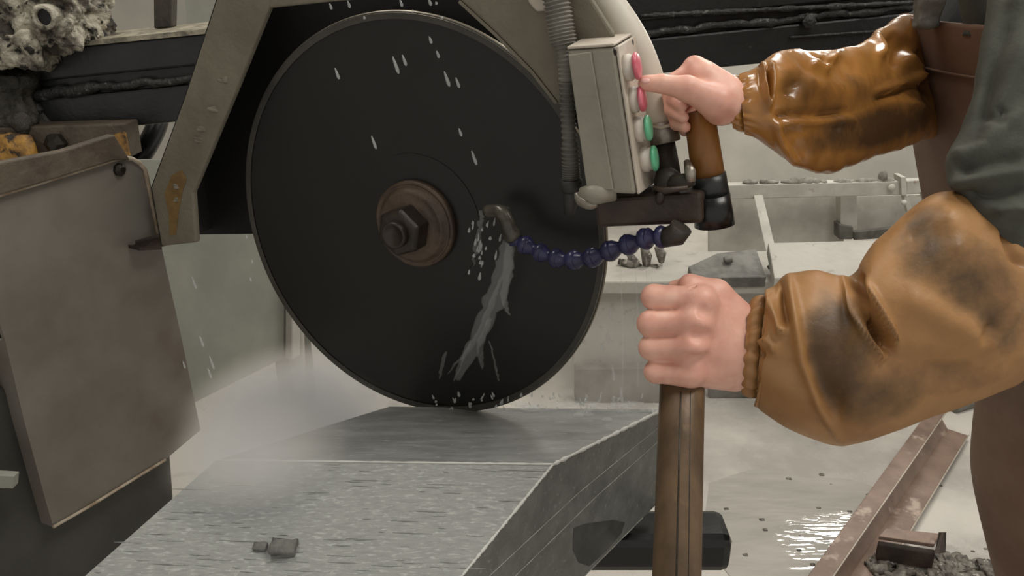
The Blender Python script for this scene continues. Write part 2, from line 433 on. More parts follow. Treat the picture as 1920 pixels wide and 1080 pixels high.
# lamps: housings behind the area lights
for i, (x, y, sx, lab) in enumerate(((1.2, .5, 1.6, 'long ceiling lamp above the operator'), (-.9, 1.5, 1.6, 'long ceiling lamp above the saw on its left side'), (1.3, 3.0, 2.2, 'longest ceiling lamp above the pale bench'))):
    e = empty('ceiling_lamp', (x, y, 3.4), lab, 'lamp')
    MB().box((x, y, 3.43), sx / 2 + .03, .27, .03).build('lamp_housing', mt['lamp_white'], e, bevel=.01)
    MB().box((x, y, 3.53), .02, .02, .07).build('lamp_stem', mt['lamp_white'], e)
e = empty('wall_lamp', (2.22, 4.86, 1.78), 'square white flood lamp high on the back wall', 'lamp')
MB().box((2.22, 4.87, 2.0), .24, .03, .24).build('lamp_housing', mt['lamp_white'], e, bevel=.01)
MB().box((2.22, 4.95, 2.0), .05, .05, .05).build('lamp_bracket', mt['lamp_white'], e)


def slabY(mb, pix, Y, thick): return mb.prism([pY(x, y, Y) for x, y in pix], (0, thick, 0))


# pale bench behind the blade
zt = pY(1400, 524, 2.7)[2]; xa = pY(1080, 600, 2.7)[0]
e = empty('concrete_bench', (.9, 3.0, 0), 'low pale concrete bench behind the near fist', 'bench')
MB().box((1.35, 2.86, (zt - .05) / 2 + .03), 1.35 - xa, .14, (zt - .05) / 2 - .03).build('bench_body', mt['pale_concrete'], e, bevel=.01)
MB().box((1.35, 2.85, zt - .025), 1.37 - xa, .17, .025).build('bench_top', mt['pale_concrete'], e, bevel=.006, label='pale flat top slab with a silvery front edge')
MB().box((1.35, 2.87, .03), 1.33 - xa, .12, .03).build('bench_plinth', mt['dark_slate'], e)

# whitened steel trough frame on the bench
e = empty('trough_frame', pY(1550, 460, 3.35), 'white dusty steel trough frame with a long top rail', 'frame')
slabY(MB(), [(1362, 347), (1692, 340), (1692, 366), (1362, 374)], 3.30, .05).build('top_rail', mt['dusty_steel'], e, bevel=.004)
slabY(MB(), [(1700, 339), (1782, 336), (1782, 362), (1700, 365)], 3.30, .05).build('top_rail', mt['dusty_steel'], e, bevel=.004, label='short rail end with a rust mark')
slabY(MB(), [(1689, 332), (1699, 332), (1701, 366), (1691, 367)], 3.28, .07).build('bolt_plate', mt['dusty_steel'], e, bevel=.002)
MB().hexa([pY(1413, 366, 3.27), pY(1430, 366, 3.27), pY(1430, 366, 3.31), pY(1413, 366, 3.31)], [pY(1441, 492, 2.97), pY(1460, 490, 2.97), pY(1460, 490, 3.01), pY(1441, 492, 3.01)]).build('leg', mt['dusty_steel'], e, bevel=.003)
slabY(MB(), [(1731, 362), (1743, 361), (1768, 430), (1752, 432)], 3.27, .04).build('leg', mt['dusty_steel'], e, bevel=.003)
slabY(MB(), [(1694, 366), (1703, 366), (1712, 398), (1702, 399)], 3.29, .03).build('strut', mt['dusty_steel'], e, bevel=.002)
slabY(MB(), [(1330, 374), (1582, 368), (1582, 472), (1330, 480)], 3.52, .03).build('back_panel', mt['dusty_steel'], e)
slabY(MB(), [(1600, 368), (1790, 364), (1790, 420), (1600, 436)], 3.54, .03).build('back_panel', mt['dusty_steel'], e)
slabY(MB(), [(1576, 366), (1607, 366), (1607, 432), (1576, 432)], 3.42, .06).build('post', mt['dusty_steel'], e, bevel=.003)
slabY(MB(), [(1574, 421), (1600, 426), (1598, 449), (1574, 449)], 3.40, .07).build('foot', mt['dark_slate'], e, bevel=.003, label='dark foot block')
slabY(MB(), [(1602, 436), (1760, 420), (1760, 440), (1602, 450)], 3.46, .03).build('lower_board', mt['dark_slate'], e, label='dark lower board')
b = MB()
for x0, x1 in ((1400, 1500), (1480, 1540), (1540, 1600), (1620, 1680), (1500, 1690)):
    for k in range(5):
        x = random.uniform(x0, x1); p = pY(x, 341, 3.32); b.ell(p, (random.uniform(.015, .05), .02, random.uniform(.006, .022)), 10, 6)
p = pY(1655, 332, 3.32); b.ell(p, (.02, .02, .03), 10, 6)
b.build('mud_crust', mt['mud_cap'], e, kind='stuff')
b = MB()
b.ell(pY(1695, 380, 3.25), (.012, .012, .012)); b.build('bolt', mt['dusty_steel'], e)
b = MB(); b.ell(pY(1672, 352, 3.285), (.016, .01, .016)); b.build('bolt', mt['dusty_steel'], e)

MB().prism([pY(x, y, 2.62) for x, y in [(1078, 692), (1238, 690), (1240, 755), (1078, 755)]], (0, .05, 0)).build('shade_board', mt['dark_slate'], label='dark added board standing in for the shade at the foot of the pale bench', cat='board', bevel=.004)  # added board: its dark colour stands in for shade along the bench foot
MB().prism([pY(x, y, 2.655) for x, y in [(1330, 728), (1470, 728), (1470, 747), (1330, 747)]], (0, .03, 0)).build('shade_board', mt['dark_slate'], label='low grey added strip standing in for the shade at the bench foot behind the fist', cat='board', bevel=.004)  # added strip, dark colour in place of the bench's base shadow
# slab, tray and bits on the bench
zb = zt
e1 = MB(); pts = [pZ(1452, 521, zb + .045), pZ(1690, 521, zb + .045), pZ(1720, 448, zb + .1), pZ(1440, 455, zb + .1)]
e1.prism(pts, (0, 0, -.045)).build('stone_slab', mt['pale_concrete'], label='pale dusty stone slab lying on the bench under the trough frame', cat='slab', bevel=.004)
MB().prism([pZ(1300, 521, zb + .02), pZ(1437, 519, zb + .02), pZ(1418, 466, zb + .06), pZ(1345, 474, zb + .06), pZ(1290, 500, zb + .03)], (0, 0, -.04)).build('slate_offcut', mt['dark_slate'], label='dark grey slate offcut lying on the bench beside the slanted leg', cat='stone', bevel=.004)
for (px, py, r, lab) in ((1365, 487, .016, 'grey pebble of stone on the dark slate offcut'), (1512, 475, .013, 'dark pebble on the pale stone slab')):
    b = MB(); rough_box(b, pZ(px, py, zb + .055), r, r * .8, r * .5, amp=.006, sc=40, n=4, rnd=.8); b.build('pebble', mt['dark_slate'], label=lab, cat='pebble')
b = MB()
for (x0, y0, x1, y1) in ((1180, 475, 1192, 512), (1205, 455, 1212, 505), (1232, 462, 1240, 490), (1160, 490, 1200, 500), (1215, 500, 1235, 508)):
    b.tube([pY(x0, y0, 2.85), pY((x0 + x1) / 2 + 4, (y0 + y1) / 2, 2.83), pY(x1, y1, 2.85)], [.012, .02, .012], 8)
b.build('stone_rubble', mt['rubble'], label='broken stone rubble on the bench under the blue hose', cat='rubble', kind='stuff')
b = MB(); b.tube([pY(1440, 502, 2.75), pY(1455, 494, 2.74), pY(1470, 497, 2.73), pY(1482, 510, 2.72)], .008, 8)
b.build('bent_wire', mt['dark_slate'], label='short bent dark wire by the foot of the slanted leg', cat='wire')

# splash panel and drip pipe behind the blade on the left
dn = np.array([math.cos(math.radians(28)), -math.sin(math.radians(28)), 0])
c0 = at(545, 665, 1.75)
pp = [pl(x, y, c0, dn) for x, y in ((250, 300), (548, 300), (546, 664), (250, 812))]
e = empty('splash_screen', pp[3], 'grey green splash panel standing left behind the blade', 'panel')
MB().prism(pp, dn * -.012).build('panel_sheet', mt['grey_sheet'], e)
q = [pl(x, y, c0 + dn * .006, dn) for x, y in ((536, 300), (552, 300), (550, 664), (534, 672))]
MB().prism(q, dn * .02).build('panel_edge', mt['dusty_steel'], e, bevel=.003)
MB().prism([pl(x, y, c0 - dn * .03, dn) for x, y in ((520, 300), (548, 300), (546, 664), (516, 680))], (0, 0, -1.0)).build('panel_post', mt['grey_sheet'], e)
a, b2 = at(552, 470, 1.7), at(556, 700, 1.82)
MB().tube([a, (a + b2) / 2, b2, [b2[0], b2[1], 0]], [.016, .018, .02, .02], 12).build('drip_pipe', mt['pale_concrete'], label='slim pale pipe beside the splash panel edge', cat='pipe')

# ------------------------------------------------------------------ black rail behind the saw
RY = 1.42
def rail(px, py, dy=0): return pY(px, py, RY + dy)
e = empty('rail_beam', rail(700, 170), 'long black double steel beam running behind the saw guard', 'beam')
def rl(y0, y1): return [rail(-60, y0), rail(2100, y0 - 216), rail(2100, y1 - 216), rail(-60, y1)]
MB().prism(rl(107, 166), (0, .16, 0)).build('upper_channel', mt['black_steel'], e, bevel=.004)
MB().prism(rl(200, 268), (0, .16, 0)).build('lower_channel', mt['black_steel'], e, bevel=.004)
MB().prism([p + np.array([0, .012, 0]) for p in rl(160, 206)], (0, .1, 0)).build('web_strip', mt['black_steel'], e)
b = MB(); xs = np.linspace(-60, 2100, 150)
b.tube([rail(x, 190 - .1 * (x + 60), -.001) + np.array([0, .004, random.uniform(-.003, .003)]) for x in xs], [.0055 + .003 * random.random() + (.005 if 40 < x < 180 else 0) for x in xs], 8)
b.build('weld_seam', mt['black_weld'], e, label='lumpy weld bead along the joint')
MB().prism([rail(-60, 108, -.004), rail(2100, -108, -.004), rail(2100, -110, .16), rail(-60, 92, .16)], (0, 0, .008)).build('top_flange', mt['slurry_edge'], e, label='pale slurry caked on the top flange')
b = MB(); xs = np.linspace(1200, 2000, 90)
b.tube([rail(x, 30 - .05 * (x - 1200), -.003) for x in xs], [.003 + .003 * random.random() for x in xs], 6)
b.tube([rail(x, 70 - .07 * (x - 1480), -.002) for x in np.linspace(1480, 1760, 30)], .0022, 6)
b.build('weld_spatter', mt['black_weld'], e)
b = MB(); rough_box(b, (rail(50, 180) + rail(85, 250)) / 2 + np.array([-.02, -.02, 0]), .035, .035, .075, amp=.022, sc=22, n=20)
b.build('end_clamp', mt['caked_black'], e, label='clamp caked with black grease')
for (x, y) in ((1515, 40), (70, 205), (40, 185)):
    MB().lathe(rail(x, y, -.002), (0, -1, 0), [(.012, 0), (.012, .008), (.005, .012)], 6, False).build('bolt', mt['black_weld'], e)

# caked block on the beam
e = empty('feed_block', rail(60, 90, .05), 'slurry caked metal block with a round hole on top of the black beam', 'machine block')
b = MB(); c = rail(52, 14, .02); rough_box(b, c, .112, .08, .066, amp=.016, sc=38, n=60, rnd=.3)
b.build('block_body', mt['caked_slurry'], e)
MB().lathe(rail(83, 32, -.078), (0, -1, 0), [(.020, -.03), (.020, .002), (.013, .004), (.012, -.03)], 20, close=False).build('bolt_collar', mt['caked_slurry'], e)
MB().lathe(rail(83, 32, -.07), (0, -1, 0), [(.014, -.01), (.014, .004)], 20).build('bolt_hole', mt['guard_inside'], e)
b = MB(); rough_box(b, rail(12, 92, -.03), .07, .05, .03, amp=.016, sc=30, n=30); b.build('slurry_lump', mt['caked_slurry'], e)

# small things around the beam on the left
MB().prism([rail(287, -30, .08), rail(322, -30, .08), rail(320, 52, .08), rail(288, 54, .08)], (0, .03, 0)).build('steel_post', mt['dirty_pipe'], label='short dark square post standing on the black beam', cat='post', bevel=.003)
slabY(MB(), [(336, -120), (420, -120), (420, 60), (352, 60)], 2.3, .02).build('hanging_sheet', mt['grey_sheet'], label='grey sheet behind the beam with a slanted edge', cat='sheet')
P_ = cr([at(300, 215, 1.62), at(288, 250, 1.6), at(262, 295, 1.58), at(225, 340, 1.57), at(150, 420, 1.57)], 24)
MB().tube(P_, .02, 12).build('black_cable', mt['black_rubber'], label='thick black cable hanging behind the black beam', cat='cable')

# ------------------------------------------------------------------ left steel plate, brace, base
pn = np.array([math.cos(YAW), -math.sin(YAW), 0])      # faces right and to the eye
PC = at(375, 805, 1.16)
def PP(px, py, off=0): return pl(px, py, PC + pn * off, pn)
e = empty('splash_plate', PP(180, 940), 'tall bent grey steel plate standing left of the blade', 'plate')
outline = [(-40, 376), (60, 346), (215, 298), (232, 294), (248, 297), (262, 305), (272, 317), (300, 450), (340, 632), (376, 806), (310, 862), (100, 988), (86, 940), (46, 792), (10, 640), (-40, 470)]
MB().prism([PP(x, y) for x, y in outline], -pn * .005).build('sheet', mt['plate_steel'], e)
b = MB(); T = [PP(x, y, .002) for x, y in [(-40, 377), (60, 347), (215, 299), (232, 295), (248, 298), (262, 306), (272, 318), (300, 450)]]
b.tube(T, .0028, 8); b.build('raw_edge', mt['plate_edge'], e, label='pale raw cut edge')
b = MB(); b.tube([PP(x, y, .002) for x, y in [(310, 862), (240, 905), (170, 948), (100, 988)]], .002, 8); b.build('raw_edge', mt['plate_edge'], e)
fl = [PP(x, y) for x, y in [(10, 640), (46, 792), (100, 988)]]; bk = [p + np.array([-.05, .02, 0]) for p in fl]
MB().add(fl + bk, [(0, 1, 4, 3), (1, 2, 5, 4)], False).build('side_flange', mt['plate_steel'], e, solid=.004)
b = MB(); b.lathe(PP(222, 318), pn, [(.008, 0), (.008, .004), (.004, .008)], 8, False); b.build('bolt', mt['screw_dark'], e)
MB().prism([PP(x, y, .01) for x, y in [(-60, 316), (120, 282), (215, 252), (245, 300), (215, 301), (60, 349), (-60, 384)]], -pn * .012).build('brace_strip', mt['rust_brace'], e, bevel=.002, label='rusty brace strip along the top edge')
MB().prism([PP(x, y, -.02) for x, y in [(-80, 700), (318, 820), (326, 932), (300, 1150), (-80, 1300)]], -pn * .25).build('base_box', mt['dark_base'], label='dark steel base box below the bent plate', cat='machine base', bevel=.004)
MB().prism([PP(x, y, -.06) for x, y in [(-120, 560), (40, 590), (60, 1020), (-120, 1060)]], -pn * .03).build('inner_panel', mt['dark_base'], label='dark inner panel at the left edge behind the bent plate', cat='panel')
slabY(MB(), [(-40, 890), (26, 894), (24, 916), (-40, 914)], pl(0, 900, PC + pn * .01, pn)[1], .01).build('ledge_strip', mt['grey_sheet'], label='small pale strip beside the bent plate at the left edge', cat='strip')
e = empty('rust_bracket', rail(150, 290, -.05), 'rusty yellow painted bracket under the black beam', 'bracket')
MB().prism([rail(x, y, -.06) for x, y in [(-40, 240), (235, 232), (244, 296), (120, 300), (60, 318), (-40, 345)]], (0, .05, 0)).build('bracket_plate', mt['rust_brace'], e, bevel=.003)
b = MB(); rough_box(b, rail(20, 285, -.075), .04, .012, .03, amp=.008, sc=30, n=12); b.build('paint_patch', mt['yellow_rust'], e, label='flaking yellow lump')
MB().prism([rail(x, y, -.066) for x, y in [(185, 262), (233, 246), (242, 292), (188, 288)]], (0, .006, 0)).build('paint_patch', mt['yellow_rust'], e)
for x, y in ((108, 268), (12, 300)):
    MB().lathe(rail(x, y, -.06), (0, -1, 0), [(.018, 0), (.018, .012), (.008, .018)], 6, False).build('bolt', mt['screw_dark'], e)

# ------------------------------------------------------------------ guard
GO = .04
e = empty('blade_guard', BL(480, 430, 0), 'grey painted steel guard frame around the top of the black blade', 'guard')
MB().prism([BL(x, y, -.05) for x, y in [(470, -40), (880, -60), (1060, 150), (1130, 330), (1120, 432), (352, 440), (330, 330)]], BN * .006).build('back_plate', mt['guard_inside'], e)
MB().prism([BL(x, y, GO) for x, y in [(418, -40), (520, -40), (505, 14), (440, 175), (362, 362), (368, 455), (302, 462), (283, 352), (345, 185)]], BN * .008).build('guard_leg', mt['guard_paint'], e, bevel=.0025, label='grey leg with a bend near its foot')
MB().prism([BL(x, y, GO) for x, y in [(500, -40), (880, -40), (862, 0), (760, -8), (620, 3), (505, 15)]], BN * .008).build('top_bar', mt['guard_paint'], e, bevel=.002)
MB().prism([BL(x, y, GO) for x, y in [(838, -40), (1085, -40), (1152, 66), (1118, 96), (1098, 215), (1045, 192), (1000, 134), (930, 62), (862, 0)]], BN * .008).build('guard_arm', mt['guard_paint'], e, bevel=.0025, label='wide slanted arm')
L1 = [BL(x, y, GO) for x, y in [(862, 0), (930, 62), (1000, 134), (1045, 192)]]
MB().add(L1 + [p + BN * .02 for p in L1], [(0, 1, 5, 4), (1, 2, 6, 5), (2, 3, 7, 6)], False).build('guard_lip', mt['guard_paint'], e, solid=.003)
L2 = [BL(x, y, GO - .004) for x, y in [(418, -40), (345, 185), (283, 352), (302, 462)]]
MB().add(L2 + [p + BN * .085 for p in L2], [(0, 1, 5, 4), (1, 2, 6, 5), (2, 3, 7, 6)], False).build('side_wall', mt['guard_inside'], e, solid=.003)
f0 = [BL(304, 468, GO), BL(299, 444, GO), BL(233, 463, GO + .03), BL(262, 470, GO + .035)]
MB().prism(f0, (0, 0, .004)).build('foot_tab', mt['rust_tube'], e, label='dark bent foot tab')
MB().prism([BL(x, y, GO + .0006) for x, y in [(322, 330), (340, 318), (350, 335), (342, 360), (334, 400), (330, 440), (318, 442), (316, 400), (308, 362)]], BN * .0004).build('rust_streak', mt['rust_streak'], e, label='yellowish rust streak near the foot')
b = MB()
for x, y in ((408, 205), (385, 240), (420, 150), (340, 350), (330, 375), (372, 262)):
    rough_box(b, BL(x + random.uniform(-8, 8), y, GO), .006, .0015, .003, amp=.004, sc=120, n=5, rnd=.6)
b.build('weld_lump', mt['guard_paint'], e, kind='stuff')
MB().prism([BL(x, y, GO + .006) for x, y in [(985, -30), (1025, -30), (1030, 20), (1005, 22), (990, 5)]], BN * .006).build('pale_tab', mt['box_side'], e, bevel=.002)

# ------------------------------------------------------------------ blade
e = empty('cutting_disc', BC, 'large black circular saw blade with a bolted hub above the stone', 'saw blade')
b = MB(); b.lathe(BC, BN, [(.02, .0022), (.2225, .0022), (.2225, -.0022), (.02, -.0022)], 160, False); b.build('disc', mt['blade_steel'], e)
b = MB(); b.lathe(BC, BN, [(.2225, .0032), (BR - .0006, .0032), (BR, .0022), (BR, -.0022), (BR - .0006, -.0032), (.2225, -.0032)], 160, False, close=False); b.build('rim', mt['blade_rim'], e, label='slightly paler diamond rim')
b = MB(); b.lathe(BC, BN, [(BR - .0020, .0034), (BR + .0006, .0014), (BR + .0006, -.0014), (BR - .0020, -.0034)], 160, close=False); b.build('cutting_edge', mt['blade_edge'], e, label='shiny worn cutting edge')
HB = BL(785, 417)
b = MB(); b.lathe(HB, -BN, [(.078, .002), (.078, .0032), (.05, .0034)], 96, False); b.build('inner_collar', mt['blade_steel'], e)
b = MB(); b.lathe(HB, -BN, [(.0495, .003), (.0495, .010), (.047, .0125), (.0455, .011), (.043, .011), (.040, .017), (.037, .0185), (.036, .018), (.030, .0215), (.02, .022)], 96); b.build('flange', mt['hub_rust'], e, label='rusty clamping flange')
b = MB(); b.lathe(HB, -BN, [(.0275, .020), (.0275, .042), (.024, .046), (.015, .0465)], 6, False, start=.35); b.build('nut', mt['hub_dark'], e, bevel=.0015, label='dark hexagonal nut')
b = MB(); b.lathe(HB, -BN, [(.0145, .044), (.0145, .053), (.0125, .055), (.0112, .053), (.0, .0525)], 40); b.build('bolt_end', mt['hub_dark'], e, label='round bolt end with a shiny lip')

# ------------------------------------------------------------------ control box, conduit, hose, handle
e = empty('control_box', BL(1150, 365, .1), 'grey metal push button box beside the blade guard', 'control box')
Fc_ = [BL(1063, 94, .085), BL(1152, 88, .085), BL(1193, 365, .085), BL(1100, 360, .085)]
Bk_ = [BL(1104, 71, .012), BL(1185, 68, .012), BL(1230, 338, .012), BL(1136, 335, .012)]
MB().hexa(Fc_, Bk_).build('housing', mt['box_metal'], e, bevel=.003)
sN = nrm(np.cross(Bk_[1] - Fc_[1], Fc_[2] - Fc_[1])); sN = sN if sN[0] > 0 else -sN
sp = [Fc_[1] * .985 + Bk_[1] * .015, Bk_[1], Bk_[2], Fc_[2] * .985 + Bk_[2] * .015]
MB().prism([p + sN * .0004 for p in sp], sN * .0025).build('button_plate', mt['box_side'], e, bevel=.001, label='paler side plate with the buttons')
tN = nrm(np.cross(Fc_[1] - Fc_[0], Bk_[0] - Fc_[0])); tN = tN if tN[2] > 0 else -tN
MB().prism([p + tN * .0004 for p in (Fc_[0], Fc_[1], Bk_[1], Bk_[0])], tN * .0025).build('lid', mt['box_side'], e, bevel=.001)
fN = nrm(np.cross(Fc_[1] - Fc_[0], Fc_[3] - Fc_[0])); fN = fN if fN[1] < 0 else -fN
def FP(u, v): return (Fc_[0] * (1 - u) + Fc_[1] * u) * (1 - v) + (Fc_[3] * (1 - u) + Fc_[2] * u) * v
MB().prism([FP(.03, .03) + fN * .0004, FP(.52, .02) + fN * .0004, FP(.58, .97) + fN * .0004, FP(.03, .97) + fN * .0004], fN * .0022).build('cover_plate', mt['box_metal'], e, bevel=.001)
def SPt(px, py): return pl(px, py, Fc_[1] + sN * .003, sN)
for (bx, by, cx, cy, cm, lab) in ((1172, 128, 1196, 126, 'button_red', 'red cap pressed by the thumb'), (1184, 188, 1205, 186, 'button_red', 'lower red cap'),
                                  (1193, 243, 1217, 241, 'button_green', 'upper green cap'), (1203, 300, 1229, 297, 'button_green', 'lowest green cap')):
    B0 = SPt(bx, by)
    # end of the button along the plate normal, as far out as the photo shows
    best = min(np.linspace(.008, .035, 60), key=lambda t: abs(proj(B0 + sN * t)[0] - (cx - 4)))
    h = MB().lathe(B0, sN, [(.0112, -.001), (.0112, best * .6), (.0100, best * .62), (.0100, best)], 28).build('button', mt['button_body'], e, label='whitish button sleeve')
    MB().lathe(B0 + sN * best, sN, [(.0112, 0), (.0112, .0022), (.0095, .0034), (.004, .0038)], 28).build('button_cap', mt[cm], h, label=lab)
for x, y in ((1152, 90), (1184, 73)):
    MB().lathe(pl(x, y, Fc_[1] + sN * .002, sN) + np.array([0, 0, -.003]), sN, [(.003, 0), (.003, .0015), (.001, .002)], 12).build('screw', mt['screw_dark'], e)
b = MB(); b.tube([BL(1150, 356, .075), BL(1112, 364, .085), BL(1090, 366, .085)], [.010, .0095, .007], 16); b.build('cable_gland', mt['box_metal'], e)
b = MB(); b.tube(cr([BL(1080, 362, .088), BL(1088, 376, .09), BL(1105, 384, .088), BL(1120, 384, .085)], 12), [.002 + .003 * math.sin(i / 11 * 3.1) for i in range(12)], 10); b.build('hook', mt['clamp_steel'], e)

path = cr([BL(1036, -40, .053), BL(1050, 40, .054), BL(1060, 110, .055), BL(1064, 200, .056), BL(1070, 300, .056), BL(1072, 345, .056)], 300)
rad = []
for i, p in enumerate(path):
    t = i / 299; y = proj(p)[1]; base = .0112 if y < 80 else .0112 - .0045 * min(1, (y - 80) / 15)
    base = base if y < 270 else base + .0012
    rad.append(base * (1 + .10 * math.sin(i * 2 * math.pi / 6)))
e = empty('corrugated_conduit', path[-1], 'grey corrugated conduit hanging down beside the control box', 'conduit')
MB().tube(path[:150], rad[:150], 20).build('ribbed_sleeve', mt['conduit_grey'], e)
MB().tube(path[149:], rad[149:], 20).build('ribbed_sleeve', mt['conduit_mid'], e, label='narrower dirtier lower length')
MB().tube([path[-1], BL(1070, 375, .056), BL(1068, 402, .056)], [.0085, .007, .005], 14).build('conduit_end', mt['conduit_dark'], e, label='dark torn end')
MB().lathe(path[286], path[-1] - path[-2], [(.0098, 0), (.0098, .01), (.0085, .012)], 20).build('collar', mt['conduit_dark'], e)

e = empty('white_hose', BL(1245, 350, .06), 'thick white hose curving down behind the control box', 'hose')
hp = cr([BL(1085, -60, .0), BL(1135, 5, .0), BL(1180, 70, .0), BL(1208, 130, .0), BL(1226, 190, .003), BL(1240, 250, .006)], 40)
MB().tube(hp, [.0168 - .003 * i / 39 for i in range(40)], 24).build('hose_tube', mt['white_hose'], e)
MB().tube([BL(1237, 228, .006), BL(1244, 268, .007)], .0162, 24).build('hose_clamp', mt['clamp_steel'], e, bevel=.001)
b = MB(); b.tube([BL(1214, 236, .022), BL(1240, 240, .026), BL(1262, 233, .022)], .0015, 8); b.build('tie_wire', mt['box_side'], e)
b = MB(); b.tube([BL(1245, 262, .01), BL(1252, 310, .02), BL(1254, 352, .035)], [.0095, .0105, .013], 16); b.build('elbow_pipe', mt['dirty_pipe'], e, label='dirty steel elbow pipe')

e = empty('steering_lever', BL(1240, 425, .1), 'rusty bracket arm carrying a wooden upright grip', 'handle')
A0 = [BL(x, y, .058) for x, y in [(1112, 372), (1316, 362), (1318, 420), (1118, 428)]]
MB().prism(A0, BN * .05).build('bracket_tube', mt['rust_tube'], e, bevel=.004, label='dark rusty square tube')
g0, g1 = BL(1311, 212, .016), BL(1331, 350, .03)
MB().tube([g0 + (g0 - g1) * .02, g0, g0 * .5 + g1 * .5, g1], [.011, .0135, .0142, .0148], 28).build('grip', mt['wood_handle'], e, label='tan wooden grip')
MB().tube([BL(1328, 328, .03), BL(1332, 352, .03), BL(1337, 375, .03)], [.0155, .0155, .0158], 24).build('tape_wrap', mt['black_tape'], e, label='black tape around the grip foot')
MB().tube([BL(1334, 366, .036), BL(1338, 400, .036), BL(1340, 422, .036)], [.0158, .0172, .018], 24).build('end_sleeve', mt['black_rubber'], e, label='black rubber sleeve')
b = MB(); b.tube([BL(1250, 345, .045), BL(1275, 342, .055), BL(1300, 335, .055)], [.009, .0075, .006], 14); b.ell(BL(1252, 340, .045), .0125); b.build('valve_body', mt['dirty_pipe'], e)
b = MB(); b.tube([BL(1225, 352, .07), BL(1245, 358, .075), BL(1290, 352, .072)], [.002, .003, .002], 8); b.ell(BL(1237, 372, .060), (.004, .003, .006)); b.build('valve_lever', mt['rust_tube'], e)
b = MB(); b.tube([BL(1288, 304, .045), BL(1294, 322, .06), BL(1296, 340, .06)], [.003, .005, .004], 10); b.build('wing_nut', mt['clamp_steel'], e)

# blue segmented coolant hose
pts = [(1246, 444), (1216, 446), (1184, 457), (1150, 468), (1116, 482), (1082, 488), (1048, 486), (1018, 476), (990, 462), (964, 447)]
offs = np.linspace(.07, .04, len(pts))
SPT = [BL(x, y, o) for (x, y), o in zip(pts, offs)]
e = empty('coolant_hose', SPT[5], 'blue segmented coolant hose curving across the front of the blade', 'hose')
for i in range(len(SPT) - 1):
    a, b_ = SPT[i], SPT[i + 1]; d = b_ - a; L = np.linalg.norm(d); k = 1.2 - .012 * i
    prof = [(.0045, -.1 * L), (.0078 * k, .02 * L), (.0088 * k, .2 * L), (.0078 * k, .38 * L), (.0052 * k, .5 * L), (.0050 * k, .68 * L), (.0074 * k, .95 * L), (.0078 * k, 1.0 * L), (.005, 1.02 * L)]
    MB().lathe(a, d, prof, 20).build('hose_segment', mt['blue_hose'], e)
b = MB(); b.tube([BL(1278, 425, .07), BL(1268, 440, .07), BL(1244, 447, .07)], [.010, .0105, .0085], 16); b.build('hose_fitting', mt['dirty_pipe'], e, label='dark fitting under the bracket')
b = MB(); b.tube(cr([SPT[-1], BL(956, 432, .042), BL(949, 412, .04), BL(936, 396, .036), BL(912, 396, .032)], 16), [.0085, .0095, .0098, .0095, .009, .0085, .0085, .008, .008, .008, .0078, .0075, .0072, .007, .0068, .0065], 16)
b.build('nozzle', mt['nozzle_grey'], e, label='wet grey bent nozzle')

# ------------------------------------------------------------------ stone block
ty = math.radians(38); SNm = np.array([math.cos(ty), -math.sin(ty), 0])
K = at(1037, 871, .775)
Eb = pl(1243, 768, K, SNm); Ef = pl(862, 1085, K, SNm)
kl = pZ(405, 863, K[2])
Ffar = Ef + (Ef - K) * .12
bz = pl(1150, 1027, K, SNm)[2]
Lf = pl(155, 1084, Ffar, nrm(np.cross(Ef - K, kl - K)))            # on the front slope
Lb = kl + (Eb - K) * np.array([1, 1, 1])
e = empty('stone_block', (K[0] - .15, K[1], bz), 'big grey granite block with a ridged top under the blade', 'stone block')
ex = lambda p: np.array([p[0], p[1], bz])
top_f = [K, Ffar, Lf, kl]; top_b = [K, kl, Lb, Eb]
allp = [K, Eb, Lb, kl, Lf, Ffar]
b = MB()
V = [K, Ffar, Lf, kl, Lb, Eb] + [ex(p) for p in (K, Ffar, Lf, kl, Lb, Eb)]
b.add(V, [(0, 1, 2, 3)], False)
# fine relief on the front slope is in the material; the body carries sides and bottom
b.add(V, [(1, 7, 8, 2), (2, 8, 9, 3), (3, 9, 10, 4), (4, 10, 11, 5), (6, 9, 8, 7), (6, 11, 10, 9)], False)
b.build('block_body', mt['granite_top'], e)
MB().add([V[i] for i in (0, 3, 4, 5)], [(0, 1, 2, 3)], False).build('rear_slope', mt['granite_wet'], e, label='darker wet rear slope')
MB().add([V[i] for i in (0, 6, 7, 1, 5, 11)], [(0, 1, 2, 3), (0, 4, 5, 1)], False).build('side_face', mt['granite_side'], e, label='dark sawn side face')
nf = nrm(np.cross(Ef - K, kl - K)); nf = nf if nf[2] > 0 else -nf
b = MB(); xs = np.linspace(0.0, 1, 60)
b.tube([K * (1 - t) + kl * t + nf * .0002 for t in xs], [.0008 + .0007 * random.random() for t in xs], 6); b.build('ridge_line', mt['stone_pale'], e, label='white scored line along the ridge')
b = MB(); xs = np.linspace(0, 1, 70)
b.tube([Ffar * (1 - t) + K * t for t in xs], [.0008 + .0011 * random.random() for t in xs], 6)
b.tube([K * (1 - t) + Eb * t for t in xs], [.001 + .0015 * random.random() for t in xs], 6); b.build('chipped_edge', mt['stone_pale'], e, label='pale chipped edge')
for (x0, y0, x1, y1) in ((905, 1092, 1085, 924), (1085, 924, 1236, 800), (950, 1096, 1118, 931), (1118, 931, 1236, 826), (1090, 1086, 1205, 971)):
    b = MB(); xs = np.linspace(0, 1, 24)
    b.tube([pl(x0 + (x1 - x0) * t, y0 + (y1 - y0) * t, K + SNm * .0002, SNm) for t in xs], [.0003 + .0004 * random.random() for t in xs], 6)
    b.build('saw_mark', mt['stone_line'], e)
blob = [(1076, 990), (1100, 982), (1150, 975), (1172, 980), (1165, 1000), (1140, 1030), (1105, 1062), (1085, 1055), (1074, 1030)]
